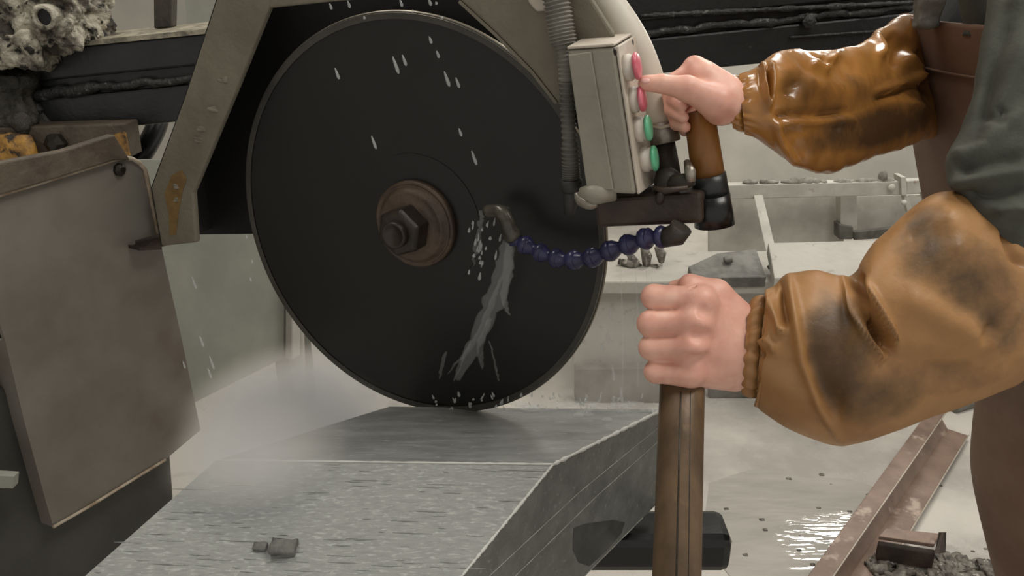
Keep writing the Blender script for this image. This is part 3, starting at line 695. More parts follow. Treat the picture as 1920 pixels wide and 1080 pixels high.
MB().add([pl(x, y, K + SNm * .0003, SNm) for x, y in blob], [tuple(range(len(blob)))], False).build('wet_patch', mt['wet_stain'], e, label='dark wet patch')
# raised and torn saw ridges on the front slope
b = MB()
fN_ = nf
for k in range(100):
    u = random.random() ** .8; v = random.random()
    A_ = K * (1 - u) + Ffar * u; B_ = kl * (1 - u) + Lf * u
    p = A_ * (1 - v) + B_ * v; dr = nrm(B_ - A_); ln = random.uniform(.003, .03) * random.random() + .002
    b.tube([p - dr * ln, p + fN_ * .0004, p + dr * ln], [.0002, random.uniform(.0003, .0007), .0002], 5)
b.build('saw_ridge', mt['granite_top'], e, kind='stuff')
for (x, y, s, lab) in ((488, 1027, .004, 'tiny dark stone crumb on the front slope of the block'), (533, 1030, .0075, 'flat stone chip on the front slope of the block')):
    p = pl(x, y, K, nf); b = MB(); rough_box(b, p + nf * s * .45, s * 1.5, s, s * .5, ax=(nrm(K - kl), nrm(np.cross(nf, K - kl)), nf), amp=s * .5, sc=90, n=4, rnd=.2)
    b.build('stone_chip', mt['stone_chip'], label=lab, cat='stone chip')

# support beam and trestle under the block
e = empty('support_beam', (.1, .82, 0), 'black beam with a rounded end carrying the stone block', 'beam')
q0 = pY(1378, 1010, .80); q1 = pY(1370, 1075, .80)
tz = bz - .0005; hb = (q0[2] - q1[2])
zc = (q0[2] + q1[2]) / 2
MB().box((q0[0] / 2 - .1, .83, zc), q0[0] / 2 + .1 + .0, .032, hb / 2).build('beam_body', mt['black_rubber'], e, bevel=.012)
MB().box((-.1, .80, (bz + q0[2]) / 2), .16, .06, max(.002, (bz - q0[2]) / 2)).build('packing_pad', mt['black_rubber'], e)
for x in (-.18, .02):
    MB().box((x, .83, q1[2] / 2), .025, .025, q1[2] / 2).build('leg', mt['black_steel'], e)

# gripped bar
t0, t1 = at(1283, 585, .717), at(1268, 1110, .628)
bd = nrm(t1 - t0)
e = empty('grip_bar', t1 + bd * .3, 'upright round brown bar gripped by the near fist', 'bar')
MB().tube([t0, t0 * .5 + t1 * .5, t1, t1 + bd * .3], .0192, 32).build('bar_shaft', mt['bar_brown'], e)
MB().tube([t1 + bd * .29, t1 + bd * .32], .03, 24).build('bar_foot', mt['black_steel'], e)
for x0, x1, r in ((1276, 1268, .0008), (1300, 1293, .0005)):
    q = [at(x0, 730, .664), at(x1, 1090, .612)]; ax_ = t0 + bd * np.dot(q[0] - t0, bd), t0 + bd * np.dot(q[1] - t0, bd)
    MB().tube([a_ + nrm(b_ - a_) * .0190 for a_, b_ in zip(ax_, q)], r, 6).build('seam', mt['dirty_pipe'], e, label='dark seam along the bar')

# ------------------------------------------------------------------ floor things on the right
fb = np.array([pZ(1752, 776, .06), pZ(1500, 1130, .06)])
ax = nrm(fb[1] - fb[0]); sd = np.array([-ax[1], ax[0], 0]); sd = sd if sd[0] > 0 else -sd
e = empty('steel_channel', (fb[0] + fb[1]) / 2 * np.array([1, 1, 0]), 'rusty steel rail offcut lying on the wet floor', 'steel beam')
L0, L1_ = fb[0] * np.array([1, 1, 0]), fb[1] * np.array([1, 1, 0]) + ax * .3
def strip(o0, z0, o1, z1, th=.008):
    return MB().hexa([L0 + sd * o0 + [0, 0, z0], L0 + sd * o1 + [0, 0, z1], L0 + sd * o1 + [0, 0, z1 - th], L0 + sd * o0 + [0, 0, z0 - th]],
                     [L1_ + sd * o0 + [0, 0, z0], L1_ + sd * o1 + [0, 0, z1], L1_ + sd * o1 + [0, 0, z1 - th], L1_ + sd * o0 + [0, 0, z0 - th]])
strip(-.014, .085, .035, .085).build('top_flange', mt['rust_beam'], e, bevel=.002)
strip(.005, .08, .05, .02, .01).build('web', mt['rust_beam'], e, bevel=.002)
strip(.04, .02, .115, .02).build('bottom_flange', mt['rust_beam'], e, bevel=.002)
b = MB(); b.tube([L0 + sd * .036 + [0, 0, .086], L1_ + sd * .036 + [0, 0, .086]], .0022, 6); b.tube([L0 + sd * .116 + [0, 0, .021], L1_ + sd * .116 + [0, 0, .021]], .0022, 6); b.build('worn_edge', mt['box_side'], e, label='pale worn edge')
e = empty('scrap_bracket', pZ(1700, 1030, 0), 'short rusty scrap bracket lying across the rail offcut', 'scrap metal')
MB().prism([pZ(1648, 1005, .10), pZ(1752, 1020, .10), pZ(1764, 1000, .10), pZ(1660, 990, .10)], (0, 0, -.012)).build('bracket_top', mt['rust_beam'], e, bevel=.002)
MB().prism([pZ(1646, 1013, .095), pZ(1752, 1030, .095), pZ(1754, 1040, .085), pZ(1648, 1022, .085)], (0, 0, -.05)).build('bracket_web', mt['rust_tube'], e, bevel=.002)
MB().prism([pZ(1752, 1038, .10), pZ(1764, 1036, .10), pZ(1766, 998, .13), pZ(1760, 998, .13)], (.012, 0, 0)).build('bracket_end', mt['rust_tube'], e)
b = MB()
for k in range(170):
    x = random.uniform(1640, 1900); y = 1045 + abs(random.gauss(0, 22)) + max(0, (x - 1800)) * .25
    r = random.uniform(.006, .02); p = pZ(x, y, r * .6 + .02 * random.random())
    rough_box(b, p, r * random.uniform(.7, 1.5), r, r * .6, amp=r * .7, sc=40, n=3, rnd=.4)
b.build('rubble_heap', mt['rubble'], label='heap of wet broken stone rubble at the bottom right on the floor', cat='rubble', kind='stuff')
MB().tube(cr([pZ(1786, 764, .018), pZ(1815, 755, .02), pZ(1850, 745, .02), pZ(1905, 740, .02)], 12), .022, 12).build('floor_pipe', mt['dark_slate'], label='dark pipe lying on the floor behind the near sleeve', cat='pipe')
b = MB()
for k in range(30):
    x = random.uniform(1340, 1860); y = random.uniform(880, 1060); r = random.uniform(.002, .006)
    rough_box(b, pZ(x, y, r * .2), r * 1.5, r, r * .35, amp=r * .5, sc=50, n=2, rnd=.5)
b.build('floor_grit', mt['rubble'], label='scattered stone grit on the wet floor', cat='grit', kind='stuff')

e_ = MB()
pud = [(1330, 905), (1420, 880), (1500, 895), (1600, 900), (1660, 935), (1680, 1040), (1600, 1110), (1480, 1120), (1380, 1090), (1325, 1000)]
c_ = np.mean([pZ(x, y, 0) for x, y in pud], 0); ring = cr([pZ(x, y, .0015) for x, y in pud + pud[:1]], 61)[:-1]
e_.add([c_] + list(ring * .5 + c_ * .5) + list(ring), [(0, 1 + i, 1 + (i + 1) % 60) for i in range(60)] + [(1 + i, 61 + i, 61 + (i + 1) % 60, 1 + (i + 1) % 60) for i in range(60)])
e_.build('puddle', mt['puddle_water'], label='shallow rippled puddle on the floor with a glittering lamp reflection', cat='puddle')

# ------------------------------------------------------------------ the operator
PB = np.array([.95, .95, 0.])
person = empty('person', PB, 'person in a grey jacket and tan oilskin oversleeves gripping the bar and pressing a button', 'person')


def J(d0):
    return (lambda px, py, dz=0.: at(px, py, d0 - dz)), (lambda r: r * d0 / F)


# near hand: left fist around the bar
jn, rn = J(.70)
def near_sdf(P):
    D = None
    pal = [((1300, 600, .022), (1374, 648, .006), 36, 46), ((1302, 650, .022), (1378, 668, .006), 34, 48), ((1318, 568, .018), (1376, 620, .004), 28, 40), ((1238, 675, .020), (1300, 680, .022), 15, 22), ((1294, 698, .018), (1376, 694, .004), 27, 40),
           ((1380, 658, .003), (1500, 655, -.002), 55, 44)]
    for a, b, ra, rb in pal:
        s = sd_cone(P, jn(*a), jn(*b), rn(ra), rn(rb)); D = s if D is None else smin(D, s, rn(22))
    fing = [  # MCP, PIP, DIP, tip, radii
        ((1318, 563, .030), (1226, 557, .019), (1222, 560, -.018), (1268, 566, -.030), (24, 23, 19, 16)),
        ((1308, 606, .034), (1220, 607, .022), (1217, 608, -.018), (1268, 612, -.031), (25, 24, 19, 16)),
        ((1300, 651, .034), (1221, 652, .021), (1219, 653, -.018), (1268, 656, -.031), (24, 22.5, 18, 15)),
        ((1291, 702, .028), (1229, 697, .020), (1226, 695, -.016), (1266, 695, -.028), (23, 20.5, 16, 14))]
    for m, p, d, t, r in fing:
        f = sd_cone(P, jn(*m), jn(*p), rn(r[0]), rn(r[1]))
        f = smin(f, sd_cone(P, jn(*p), jn(*d), rn(r[1]), rn(r[2])), rn(6))
        f = smin(f, sd_cone(P, jn(*d), jn(*t), rn(r[2]), rn(r[3])), rn(6))
        # blend only close to the knuckle so the creases between the fingers stay
        px, _, _ = proj(P); k = rn(2.5) + rn(20) * np.clip((px - 1262) / 45, 0, 1)
        D = smin(D, f, k)
    for m, r in (((1302, 604, .040), 19), ((1296, 651, .040), 18), ((1312, 562, .034), 16), ((1288, 694, .028), 15)):
        D = smin(D, sd_ell(P, jn(*m), np.array([rn(r)] * 3)), rn(26))
    th = smin(sd_cone(P, jn(1385, 602, .004), jn(1342, 552, .006), rn(36), rn(28)), sd_cone(P, jn(1342, 552, .006), jn(1294, 535, .010), rn(26), rn(22)), rn(12))
    D = smin(D, th, rn(12))
    D = np.minimum(D, smin(sd_cone(P, jn(1302, 536, .010), jn(1266, 542, -.004), rn(21), rn(17)), D + rn(7), rn(6)))
    for a, b, r in (((1308, 628, .050), (1345, 634, .046), 9), ((1300, 674, .046), (1338, 672, .042), 8), ((1320, 584, .048), (1352, 596, .044), 8)):
        D = -smin(-D, sd_cone(P, jn(*a), jn(*b), rn(r), rn(r * .6)), rn(14))
    # creases: between thumb and index, wrist line
    D = np.maximum(D, -sd_cone(P, jn(1286, 540, .038), jn(1313, 540, .030), rn(4), rn(3)))
    D = np.maximum(D, -sd_cone(P, jn(1395, 600, .035), jn(1378, 690, .034), rn(2.2), rn(1.6)))
    return D


def near_sdf_box():
    A = np.array([jn(x, y, z) for x in (1185, 1520) for y in (495, 760) for z in (-.06, .075)])
    return A.min(0), A.max(0)


jf, rf = J(.698)
def far_sdf(P):
    pal = [((1318, 146, .006), (1354, 182, .004), 30, 38), ((1304, 134, .0), (1352, 170, .0), 24, 33), ((1335, 188, .012), (1354, 198, .006), 30, 36), ((1300, 160, -.012), (1345, 188, -.012), 28, 33), ((1354, 190, .002), (1450, 197, -.012), 37, 29)]
    D = None
    for a, b, ra, rb in pal:
        s = sd_cone(P, jf(*a), jf(*b), rf(ra), rf(rb)); D = s if D is None else smin(D, s, rf(16))
    th = sd_cone(P, jf(1345, 192, .016), jf(1288, 166, .022), rf(30), rf(22))
    th = smin(th, sd_cone(P, jf(1288, 166, .022), jf(1240, 157, .023), rf(22), rf(16.5)), rf(9))
    th = smin(th, sd_cone(P, jf(1240, 157, .023), jf(1211, 156, .022), rf(17), rf(14.5)), rf(5))
    D = smin(D, th, rf(9))
    ix = smin(sd_cone(P, jf(1304, 128, .002), jf(1264, 152, .000), rf(19), rf(15)), sd_cone(P, jf(1264, 152, .0), jf(1262, 186, -.006), rf(15), rf(13)), rf(5))
    ix = smin(ix, sd_cone(P, jf(1262, 186, -.006), jf(1278, 198, .004), rf(13), rf(11.5)), rf(4))
    md = smin(sd_cone(P, jf(1308, 142, -.018), jf(1256, 178, -.020), rf(18), rf(14.5)), sd_cone(P, jf(1256, 178, -.020), jf(1258, 206, -.012), rf(14.5), rf(13)), rf(5))
    md = smin(md, sd_cone(P, jf(1258, 206, -.012), jf(1281, 220, .0), rf(13), rf(11)), rf(4))
    rg = smin(sd_cone(P, jf(1312, 160, -.034), jf(1262, 208, -.030), rf(17), rf(14)), sd_cone(P, jf(1262, 208, -.030), jf(1268, 232, -.018), rf(14), rf(12.5)), rf(5))
    rg = smin(rg, sd_cone(P, jf(1268, 232, -.018), jf(1284, 238, -.006), rf(12.5), rf(11)), rf(4))
    lt = smin(sd_cone(P, jf(1320, 176, -.048), jf(1275, 226, -.040), rf(15), rf(12)), sd_cone(P, jf(1275, 226, -.040), jf(1284, 246, -.028), rf(12), rf(10.5)), rf(5))
    for f in (ix, md, rg, lt): D = smin(D, f, rf(3.5))
    D = smin(D, sd_ell(P, jf(1300, 122, .002), np.array([rf(15)] * 3)), rf(14))
    return D


def far_box():
    A = np.array([jf(x, y, z) for x in (1185, 1490) for y in (90, 262) for z in (-.085, .065)])
    return A.min(0), A.max(0)


sh_n, el_n, wr_n = at(2060, -10, .705), at(1890, 540, .672), at(1480, 660, .70)
sh_f, el_f, wr_f = np.array([.75, 1.10, 1.40]), at(1785, 128, 1.045), at(1450, 197, .716)
pel, che, nec, hed = np.array([.92, .95, .93]), np.array([.74, .95, 1.26]), np.array([.63, .94, 1.48]), np.array([.56, .93, 1.63])
def body_sdf(P):
    D = sd_cone(P, pel, che, .135, .135)
    D = smin(D, sd_ell(P, che + [0, 0, .02], np.array([.11, .17, .19])), .06)
    D = smin(D, sd_cone(P, sh_n, sh_f, .065, .065), .06)
    D = smin(D, sd_cone(P, nec - [-.04, 0, .06], nec + [-.02, 0, .05], .06, .055), .04)
    hx = sd_ell(P, hed, np.array([.096, .076, .118])); hx = smin(hx, sd_ell(P, hed + [-.05, 0, -.06], np.array([.05, .05, .055])), .03)
    hx = smin(hx, sd_cone(P, hed + [-.092, 0, .0], hed + [-.112, 0, -.03], .009, .014), .012)       # nose
    hx = smin(hx, sd_cone(P, hed + [-.088, -.03, .022], hed + [-.088, .03, .022], .012, .012), .012)  # brow
    hx = smin(hx, sd_cone(P, hed + [-.094, -.018, -.062], hed + [-.094, .018, -.062], .009, .009), .006)  # lips
    hx = np.maximum(hx, -sd_cone(P, hed + [-.105, -.02, -.062], hed + [-.105, .02, -.062], .003, .003))
    for s in (-1, 1): hx = smin(hx, sd_ell(P, hed + [.005, s * .078, -.01], np.array([.02, .012, .034])), .008)
    D = smin(D, hx, .02)
    for sh, el, wr in ((sh_n, el_n, wr_n), (sh_f, el_f, wr_f)):
        D = smin(D, sd_cone(P, sh, el, .042, .024), .015); mid = el * .5 + wr * .5 if wr is wr_n else at(1606, 192, .848)
        D = smin(D, sd_cone(P, el, mid, .022, .017), .004); D = smin(D, sd_cone(P, mid, wr, .017, .018), .004)
    for s in (-1, 1):
        hp_, kn, an = pel + [0, s * .09, -.03], np.array([.99, 0.95 + s * .12, .5]), np.array([1.06, 0.95 + s * .13, .09])
        D = smin(D, sd_cone(P, hp_, kn, .085, .058), .04); D = smin(D, sd_cone(P, kn, an, .055, .038), .03)
        D = smin(D, sd_cone(P, an + [.03, 0, -.045], an + [-.16, 0, -.05], .04, .03), .03)
    return D


body = MB()
V1, F1 = nets(near_sdf, *near_sdf_box(), .0014); body.add(V1, F1)
V2, F2 = nets(far_sdf, *far_box(), .0014); body.add(V2, F2)
V3, F3 = nets(body_sdf, (.2, .5, 0.0), (1.25, 1.4, 1.82), .0105); body.add(V3, F3)
body.build('body', mt['skin'], person, fix=False, label='bare hands, the near one a fist, the far thumb on a red button')
tn = nrm(O - at(1213, 148, .71)); up_ = nrm(at(1213, 130, .71) - at(1213, 148, .71)); rt_ = nrm(np.cross(up_, tn))
nl = MB(); nl.ell(jf(1211, 150.5, .0275), (rf(9), rf(6.5), rf(3.2)), 16, 8, ax=(rt_, nrm(up_ + tn * -.6), nrm(tn + up_ * .6))); nl.build('thumb_nail', mt['nail'], person)
for s in (-1, 1):
    ey = MB().ell(hed + [-.077, s * .031, .004], .0125).build('eye', mt['eye_white'], person); MB().ell(hed + [-.0875, s * .031, .003], (.003, .005, .005)).build('iris', mt['hair_dark'], ey)
V, Fq = nets(lambda P: np.maximum(np.maximum(sd_ell(P, hed + [.008, 0, .012], np.array([.105, .086, .122])), -(P[..., 0] - hed[0] + .062 + (P[..., 2] - hed[2] - .06) * .5)), -(P[..., 2] - hed[2] + .03)), hed - .2, hed + .2, .006)
MB().add(V, Fq).build('hair', mt['hair_dark'], person, fix=False)

# near oversleeve
stn = [(1436, 556, 1416, 748, .70, .88), (1442, 546, 1418, 750, .70, .86), (1452, 534, 1420, 758, .70, .85), (1472, 518, 1422, 770, .70, .8), (1530, 507, 1470, 800, .695, .78), (1592, 512, 1545, 832, .69, .75),
       (1640, 452, 1600, 834, .685, .72), (1690, 408, 1690, 805, .68, .68), (1745, 372, 1775, 772, .675, .64), (1790, 362, 1870, 735, .67, .62), (1830, 368, 1950, 690, .668, .62), (1868, 392, 2010, 610, .668, .66), (1888, 402, 2030, 520, .668, .75)]
fn = [([(1478, 515), (1492, 600), (1503, 680), (1535, 760), (1580, 832)], 9, .0075),
      ([(1462, 530), (1470, 580), (1478, 610)], 6, -.008), ([(1440, 530), (1452, 590), (1462, 620), (1478, 622)], 6, .008),
      ([(1520, 640), (1540, 720), (1580, 790)], 26, -.006),
      ([(1598, 505), (1604, 530), (1622, 575), (1645, 618), (1672, 656)], 10, -.030),
      ([(1582, 520), (1597, 580), (1627, 632), (1655, 668), (1685, 662)], 7, .007), ([(1620, 525), (1648, 580), (1672, 620), (1686, 652)], 8, .009),
      ([(1690, 560), (1760, 590), (1850, 640)], 26, .006), ([(1650, 665), (1720, 690), (1830, 690)], 30, -.005),
      ([(1850, 660), (1880, 620), (1915, 570)], 9, .005), ([(1835, 640), (1865, 600)], 9, -.005), ([(1760, 400), (1800, 440), (1790, 480)], 26, .005),
      ([(1418, 645), (1440, 640), (1456, 660)], 6, .006), ([(1415, 660), (1436, 668)], 5, -.006), ([(1880, 430), (1900, 480), (1925, 500)], 8, -.006), ([(1700, 450), (1740, 430), (1830, 445)], 20, -.003)]
V, Fc, px, py, fr = loft_pix(stn, 120, 260, fn, gather=(11, .05, .05), amp=.0035, nsc=14, power=2.1, gather_end=(19, .05, .035))
st_ = blob_mask(px, py, [(1560, 680, 95, 120, .35, .6), (1800, 505, 130, 75, .45, .55), (1700, 725, 170, 45, -.2, .42), (1880, 590, 60, 70, 0, .5), (1740, 430, 50, 60, .4, .4), (1650, 740, 120, 60, -.3, .45)])
xr = np.interp(py, [500, 600, 680, 760, 832], [1480, 1494, 1506, 1540, 1590]); st_ = st_ * np.where(fr > -.2, 1 / (1 + np.exp(-np.clip((px - xr - 8) / 5, -40, 40))), 1)
MB().add(V, Fc).build('near_oversleeve', mt['oilskin_near'], person, stain=st_, fix=True, label='baggy tan oilskin oversleeve with dark dirt patches')
cuff = MB(); Vc, Fcc, _, _, _ = loft_pix([(1403, 578, 1390, 736, .70, .92), (1414, 564, 1400, 742, .70, .92), (1430, 560, 1414, 744, .70, .88), (1450, 575, 1434, 735, .70, .8)], 120, 30, (), gather=(15, 3.0, .045), amp=.001, nsc=30)
cuff.add(Vc, Fcc).build('near_cuff', mt['oilskin_near'], person, stain=np.full(len(Vc), .0), label='gathered elastic cuff')

# far oversleeve
stf = [(1386, 144, 1396, 250, .70, .85), (1402, 136, 1412, 262, .704, .85), (1424, 122, 1444, 282, .712, .82), (1455, 100, 1480, 305, .725, .8), (1490, 90, 1524, 328, .75, .85), (1540, 92, 1572, 318, .79, .9), (1588, 92, 1628, 300, .84, .95),
       (1640, 62, 1684, 280, .895, .95), (1690, 32, 1736, 262, .955, .95), (1740, 18, 1795, 240, 1.02, .95), (1800, 5, 1860, 225, 1.08, .95)]
ff = [([(1430, 120), (1428, 165), (1436, 202)], 5, .009), ([(1446, 120), (1446, 160), (1440, 205)], 5, .008), ([(1438, 130), (1437, 190)], 4, -.008),
      ([(1452, 218), (1500, 214), (1600, 212)], 7, -.006), ([(1452, 232), (1520, 228), (1600, 226)], 9, .005), ([(1450, 225), (1465, 270), (1500, 320)], 9, .006),
      ([(1640, 175), (1690, 158), (1730, 143)], 6, .007), ([(1640, 185), (1690, 170), (1728, 158)], 7, -.006), ([(1520, 112), (1545, 130), (1575, 95)], 9, .006), ([(1540, 112), (1562, 118)], 6, -.006),
      ([(1640, 60), (1655, 85), (1650, 110)], 9, .007), ([(1668, 62), (1690, 90), (1680, 130)], 10, -.007), ([(1700, 100), (1718, 130), (1715, 160)], 8, .008), ([(1725, 90), (1735, 130), (1730, 180)], 7, -.008),
      ([(1700, 190), (1730, 205)], 9, .006), ([(1500, 150), (1560, 170), (1620, 160)], 22, .004), ([(1485, 180), (1490, 150)], 14, -.005)]
V, Fc, px, py, fr = loft_pix(stf, 120, 240, ff, gather=(17, .09, .055), amp=.004, nsc=16, power=2.1)
st_ = blob_mask(px, py, [(1490, 185, 45, 55, 0, .5), (1640, 238, 140, 40, -.25, .6), (1590, 180, 120, 45, -.2, .35), (1720, 150, 40, 60, 0, .45)])
MB().add(V, Fc).build('far_oversleeve', mt['oilskin_far'], person, stain=st_, label='shiny wet amber oilskin oversleeve')
Vc, Fcc, _, _, _ = loft_pix([(1361, 150, 1374, 240, .70, .9), (1376, 143, 1388, 246, .70, .88), (1400, 148, 1408, 246, .704, .8)], 120, 30, (), gather=(15, 3.0, .045), amp=.001, nsc=30)
MB().add(Vc, Fcc).build('far_cuff', mt['oilskin_far'], person, stain=np.full(len(Vc), .0), label='gathered elastic cuff')

# jacket: near upper arm and trunk
stj = [(1876, -130, 2200, -90, .71, .55), (1858, -60, 2190, 10, .70, .7), (1842, 60, 2130, 130, .685, .7), (1822, 160, 2095, 230, .68, .7), (1800, 245, 2070, 310, .675, .7), (1776, 296, 2050, 380, .67, .7), (1774, 335, 2030, 430, .667, .7), (1800, 372, 2010, 480, .665, .72), (1815, 400, 1990, 520, .665, .7)]
fj = [([(1900, 20), (1860, 120), (1835, 240)], 12, -.007), ([(1925, 60), (1885, 170), (1840, 270)], 16, .007), ([(1785, 300), (1840, 280), (1920, 200)], 14, .008), ([(1790, 325), (1850, 305), (1930, 290)], 14, -.009),
      ([(1785, 345), (1850, 335), (1930, 320)], 12, .008), ([(1800, 362), (1870, 370), (1930, 355)], 12, -.009), ([(1860, 395), (1900, 390), (1930, 400)], 12, .006), ([(1845, 215), (1870, 230), (1880, 200)], 10, -.006), ([(1890, 10), (1930, -20)], 6, .006)]
V, Fc, px, py, fr = loft_pix(stj, 96, 170, fj, amp=.004, nsc=12)
jk = MB().add(V, Fc)
def jacket_sdf(P):
    D = sd_cone(P, pel + [0, 0, .0], che, .15, .15)
    D = smin(D, sd_ell(P, che + [0, 0, .02], np.array([.125, .185, .205])), .06)
    D = smin(D, sd_cone(P, sh_n, sh_f, .08, .08), .06)
    D = smin(D, sd_cone(P, sh_f, el_f, .06, .05), .02)
    D = smin(D, sd_cone(P, sh_n, sh_n * .6 + el_n * .4, .07, .062), .03)
    D = smin(D, sd_cone(P, nec - [-.03, 0, .06], nec + [0, 0, -.01], .078, .072), .03)
    D = np.maximum(D, -sd_cone(P, nec + [-.01, 0, -.02], nec + [-.03, 0, .1], .062, .07))
    return np.maximum(D, .86 - P[..., 2])
V, Fq = nets(jacket_sdf, (.3, .5, .8), (1.2, 1.45, 1.62), .010); jk.add(V, Fq)
jk.build('jacket', mt['jacket_cloth'], person, label='grey green work jacket', fix=True)
b = MB(); b.tube(cr([pY(1822, -40, .88), pY(1832, 10, .88), pY(1838, 40, .88), pY(1834, 66, .88)], 16), .016, 12); b.build('jacket_placket', mt['jacket_cloth'], person)

# apron
AY = .95
aps = [(1733, 38), (1737, 90), (1745, 160), (1754, 230), (1768, 330), (1800, 500), (1836, 640), (1866, 725), (1884, 800), (1874, 880), (1868, 950), (1880, 1030), (1905, 1140)]
R = cr(aps, 70); V = []; na = 36
for i, (x, y) in enumerate(R):
    p = pY(x, y, AY)
    for j in range(na):
        ph = math.radians(-88 + 176 * j / (na - 1))
        wv = .004 * math.sin(5 * ph + i * .06) * min(1, i / 30)
        V.append(p + np.array([.11 * (1 - math.cos(ph)) + wv, .19 * math.sin(ph), 0]))
Fa = [(i * na + j, i * na + j + 1, (i + 1) * na + j + 1, (i + 1) * na + j) for i in range(69) for j in range(na - 1)]
MB().add(V, Fa).build('apron', mt['apron_rubber'], person, solid=.003, label='long brown rubber apron')
b = MB(); b.tube([np.array(V[9 * na + j]) + [-.002, 0, 0] for j in range(na)], .0016, 6); b.build('apron_hem', mt['apron_rubber'], person)
b = MB(); top = [np.array(V[j]) for j in range(6, na - 6)]
b.add([p + [.012, 0, .0] for p in top] + [p * .45 + np.array([nec[0] - .0, nec[1], p[2]]) * .55 + [0, 0, .10] for p in top], [(i, i + 1, i + 1 + len(top), i + len(top)) for i in range(len(top) - 1)], False)
b.build('undershirt', mt['black_cloth'], person, solid=.004, label='black shirt above the apron')
b = MB(); rough_box(b, pY(1740, 20, AY - .03), .013, .010, .018, amp=.005, sc=40, n=10); b.build('strap_buckle', mt['buckle_grey'], person)
b = MB()
b.tube([pY(1740, 10, AY - .03), pY(1752, -60, AY - .02), pY(1790, -170, AY)], .009, 10); b.build('apron_strap', mt['buckle_grey'], person)
# trousers and boots
def tr_sdf(P):
    D = None
    for s in (-1, 1):
        hp_, kn, an = pel + [0, s * .09, -.03], np.array([.99, 0.95 + s * .12, .5]), np.array([1.06, 0.95 + s * .13, .12])
        q = smin(sd_cone(P, hp_, kn, .105, .078), sd_cone(P, kn, an, .078, .065), .03); D = q if D is None else smin(D, q, .02)
    return np.maximum(smin(D, sd_ell(P, pel, np.array([.14, .17, .14])), .04), P[..., 2] - 1.0)
V, Fq = nets(tr_sdf, (.6, .7, .02), (1.3, 1.3, 1.05), .012); MB().add(V, Fq).build('trousers', mt['trouser_cloth'], person, fix=False)
for s in (-1, 1):
    an = np.array([1.06, 0.95 + s * .13, .09])
    V, Fq = nets(lambda P: np.maximum(smin(sd_cone(P, an + [.03, 0, -.03], an + [-.17, 0, -.045], .055, .045), sd_cone(P, an, an + [0, 0, .14], .055, .06), .03), -P[..., 2] + .001), an + [-.28, -.1, -.12], an + [.15, .1, .2], .009)
    MB().add(V, Fq).build('boot', mt['boot_rubber'], person, fix=False)

# ------------------------------------------------------------------ water and mist
b = MB()
def streak(mb, px, py, off, ln, r, ang=None, f=BL):
    ang = math.radians(72) if ang is None else ang
    dx, dy = math.cos(ang) * ln, math.sin(ang) * ln
    P = [f(px - dx * .5, py - dy * .5, off), f(px - dx * .1, py - dy * .1, off), f(px + dx * .3, py + dy * .3, off), f(px + dx * .5, py + dy * .5, off)]
    mb.tube(P, [r * .35, r * .8, r, r * .5], 8)
drops = [(632, 138, 22), (742, 122, 34), (758, 113, 22), (807, 75, 14), (821, 102, 14), (838, 148, 30), (858, 155, 20), (701, 267, 26), (863, 248, 16), (889, 296, 28), (683, 33, 6), (774, 21, 6), (829, 33, 6), (620, 12, 12), (654, 8, 14), (752, 6, 14), (806, 4, 14), (818, 6, 6),
         (364, 530, 26), (378, 640, 22), (397, 680, 26), (393, 700, 20), (318, 668, 26), (310, 612, 18), (222, 512, 12), (210, 596, 14), (158, 668, 12), (345, 684, 14), (462, 443, 8), (473, 490, 8), (470, 524, 9), (242, 954, 8), (174, 942, 8), (192, 934, 8), (123, 985, 9), (100, 990, 9), (155, 995, 8), (158, 1000, 10), (137, 1072, 12), (73, 1005, 14),
         (1140, 630, 26), (1150, 700, 28), (1165, 740, 30), (1145, 590, 22), (1128, 650, 16), (1213, 620, 20), (1215, 700, 34), (1190, 600, 16), (1100, 770, 10), (1038, 738, 7), (1060, 748, 6), (1175, 765, 8)]
for x, y, ln in drops: streak(b, x, y, .03 if 380 < x < 1120 else .02, ln, .0013 + .00002 * ln, math.radians(70 if x < 1000 else 84))
for k in range(26):
    x = random.gauss(905, 18) - random.random() * 6; y = random.uniform(400, 530); streak(b, x, y, .03, random.uniform(4, 18), random.uniform(.0008, .002), math.radians(100))
for k in range(60):
    x = random.uniform(800, 1235); y = random.uniform(738, 772); streak(b, x, y, .01, random.uniform(3, 12), random.uniform(.0008, .0022), math.radians(random.uniform(60, 120)))
b.build('water_droplets', mt['water'], label='flying water droplets in front of the blade and plate', cat='water', kind='stuff')

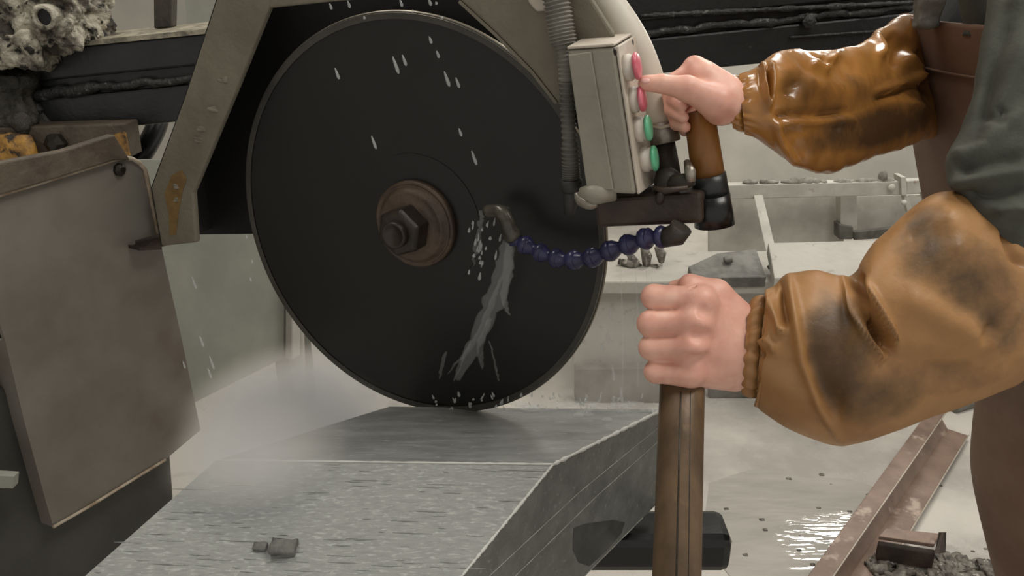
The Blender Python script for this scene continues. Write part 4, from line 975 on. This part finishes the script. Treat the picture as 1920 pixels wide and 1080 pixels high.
b = MB()
def ribbon(pts, rads, off0=.03, off1=.012, n=30, jit=1.0, flat=.35):
    C_ = cr(pts, n); r = np.interp(np.linspace(0, 1, n), np.linspace(0, 1, len(rads)), rads)
    b.tube([BL(x + jit * random.gauss(0, 1), y, off0 + (off1 - off0) * i / n) for i, (x, y) in enumerate(C_)], [a * random.uniform(.75, 1.25) for a in r], 10, flat=flat)
ribbon([(951, 450), (945, 500), (928, 560), (905, 610), (884, 660), (858, 712)], [.006, .010, .011, .009, .007, .003])
ribbon([(955, 455), (952, 510), (945, 560), (955, 590)], [.004, .006, .004, .001])
ribbon([(940, 520), (918, 580), (890, 640), (840, 700)], [.003, .006, .007, .002])
ribbon([(918, 600), (900, 650), (905, 690)], [.004, .006, .002]); ribbon([(880, 640), (860, 690), (850, 715)], [.004, .004, .001])
ribbon([(918, 640), (930, 690), (935, 715)], [.002, .003, .001]); ribbon([(905, 395), (900, 430), (892, 470), (888, 500)], [.002, .003, .003, .001], jit=2)
ribbon([(912, 388), (935, 386), (955, 390)], [.002, .003, .002], n=10); ribbon([(835, 660), (828, 690), (826, 710)], [.002, .003, .001], n=12)
b.build('water_jet', mt['water_soft'], label='splashing water jet running down the blade from the nozzle', cat='water', kind='stuff')
b = MB()
for k in range(40):
    x = random.uniform(960, 1238); y = 757 + abs(random.gauss(0, 12)); p = pl(x, y, K, nrm(np.cross(Eb - K, kl - K)))
    b.ell(p + [0, 0, .002], (random.uniform(.004, .016), random.uniform(.003, .008), random.uniform(.001, .003)), 8, 6)
for x in (1163, 1192, 1211, 1217, 1222):
    a = pY(x, 480 + (x % 7) * 10, 1.1); c = pY(x + 4, 700 + (x % 5) * 12, 1.1); b.tube([a, a * .5 + c * .5 + [.002, 0, 0], c], [.0006, .002, .001], 6)
b.build('water_foam', mt['water_soft'], label='foamy water spreading on the rear slope of the block', cat='water', kind='stuff')


def mist(name, c, r, dens, label):
    b = MB(); b.ell(c, r, 24, 14)
    m = mist_material(name + '_volume', dens, c, r)
    o = b.build(name, m, label=label, cat='mist', kind='stuff')
    # the volume's own coordinates are centred on the cloud
    org = np.array(o.location); o.data.transform(Matrix.Translation(Vector(org - np.asarray(c)))); o.location = tuple(c)
    return o


mist('spray_mist', at(556, 772, 1.02), (.16, .16, .075), 34, 'pale spray mist rising left of the blade over the block')
mist('spray_mist', at(490, 842, .785), (.10, .10, .04), 38, 'low puff of mist lying on the left rear corner of the block')
mist('spray_haze', at(1150, 700, 1.15), (.2, .2, .09), 2.5, 'thin spray haze right of the blade over the block end')
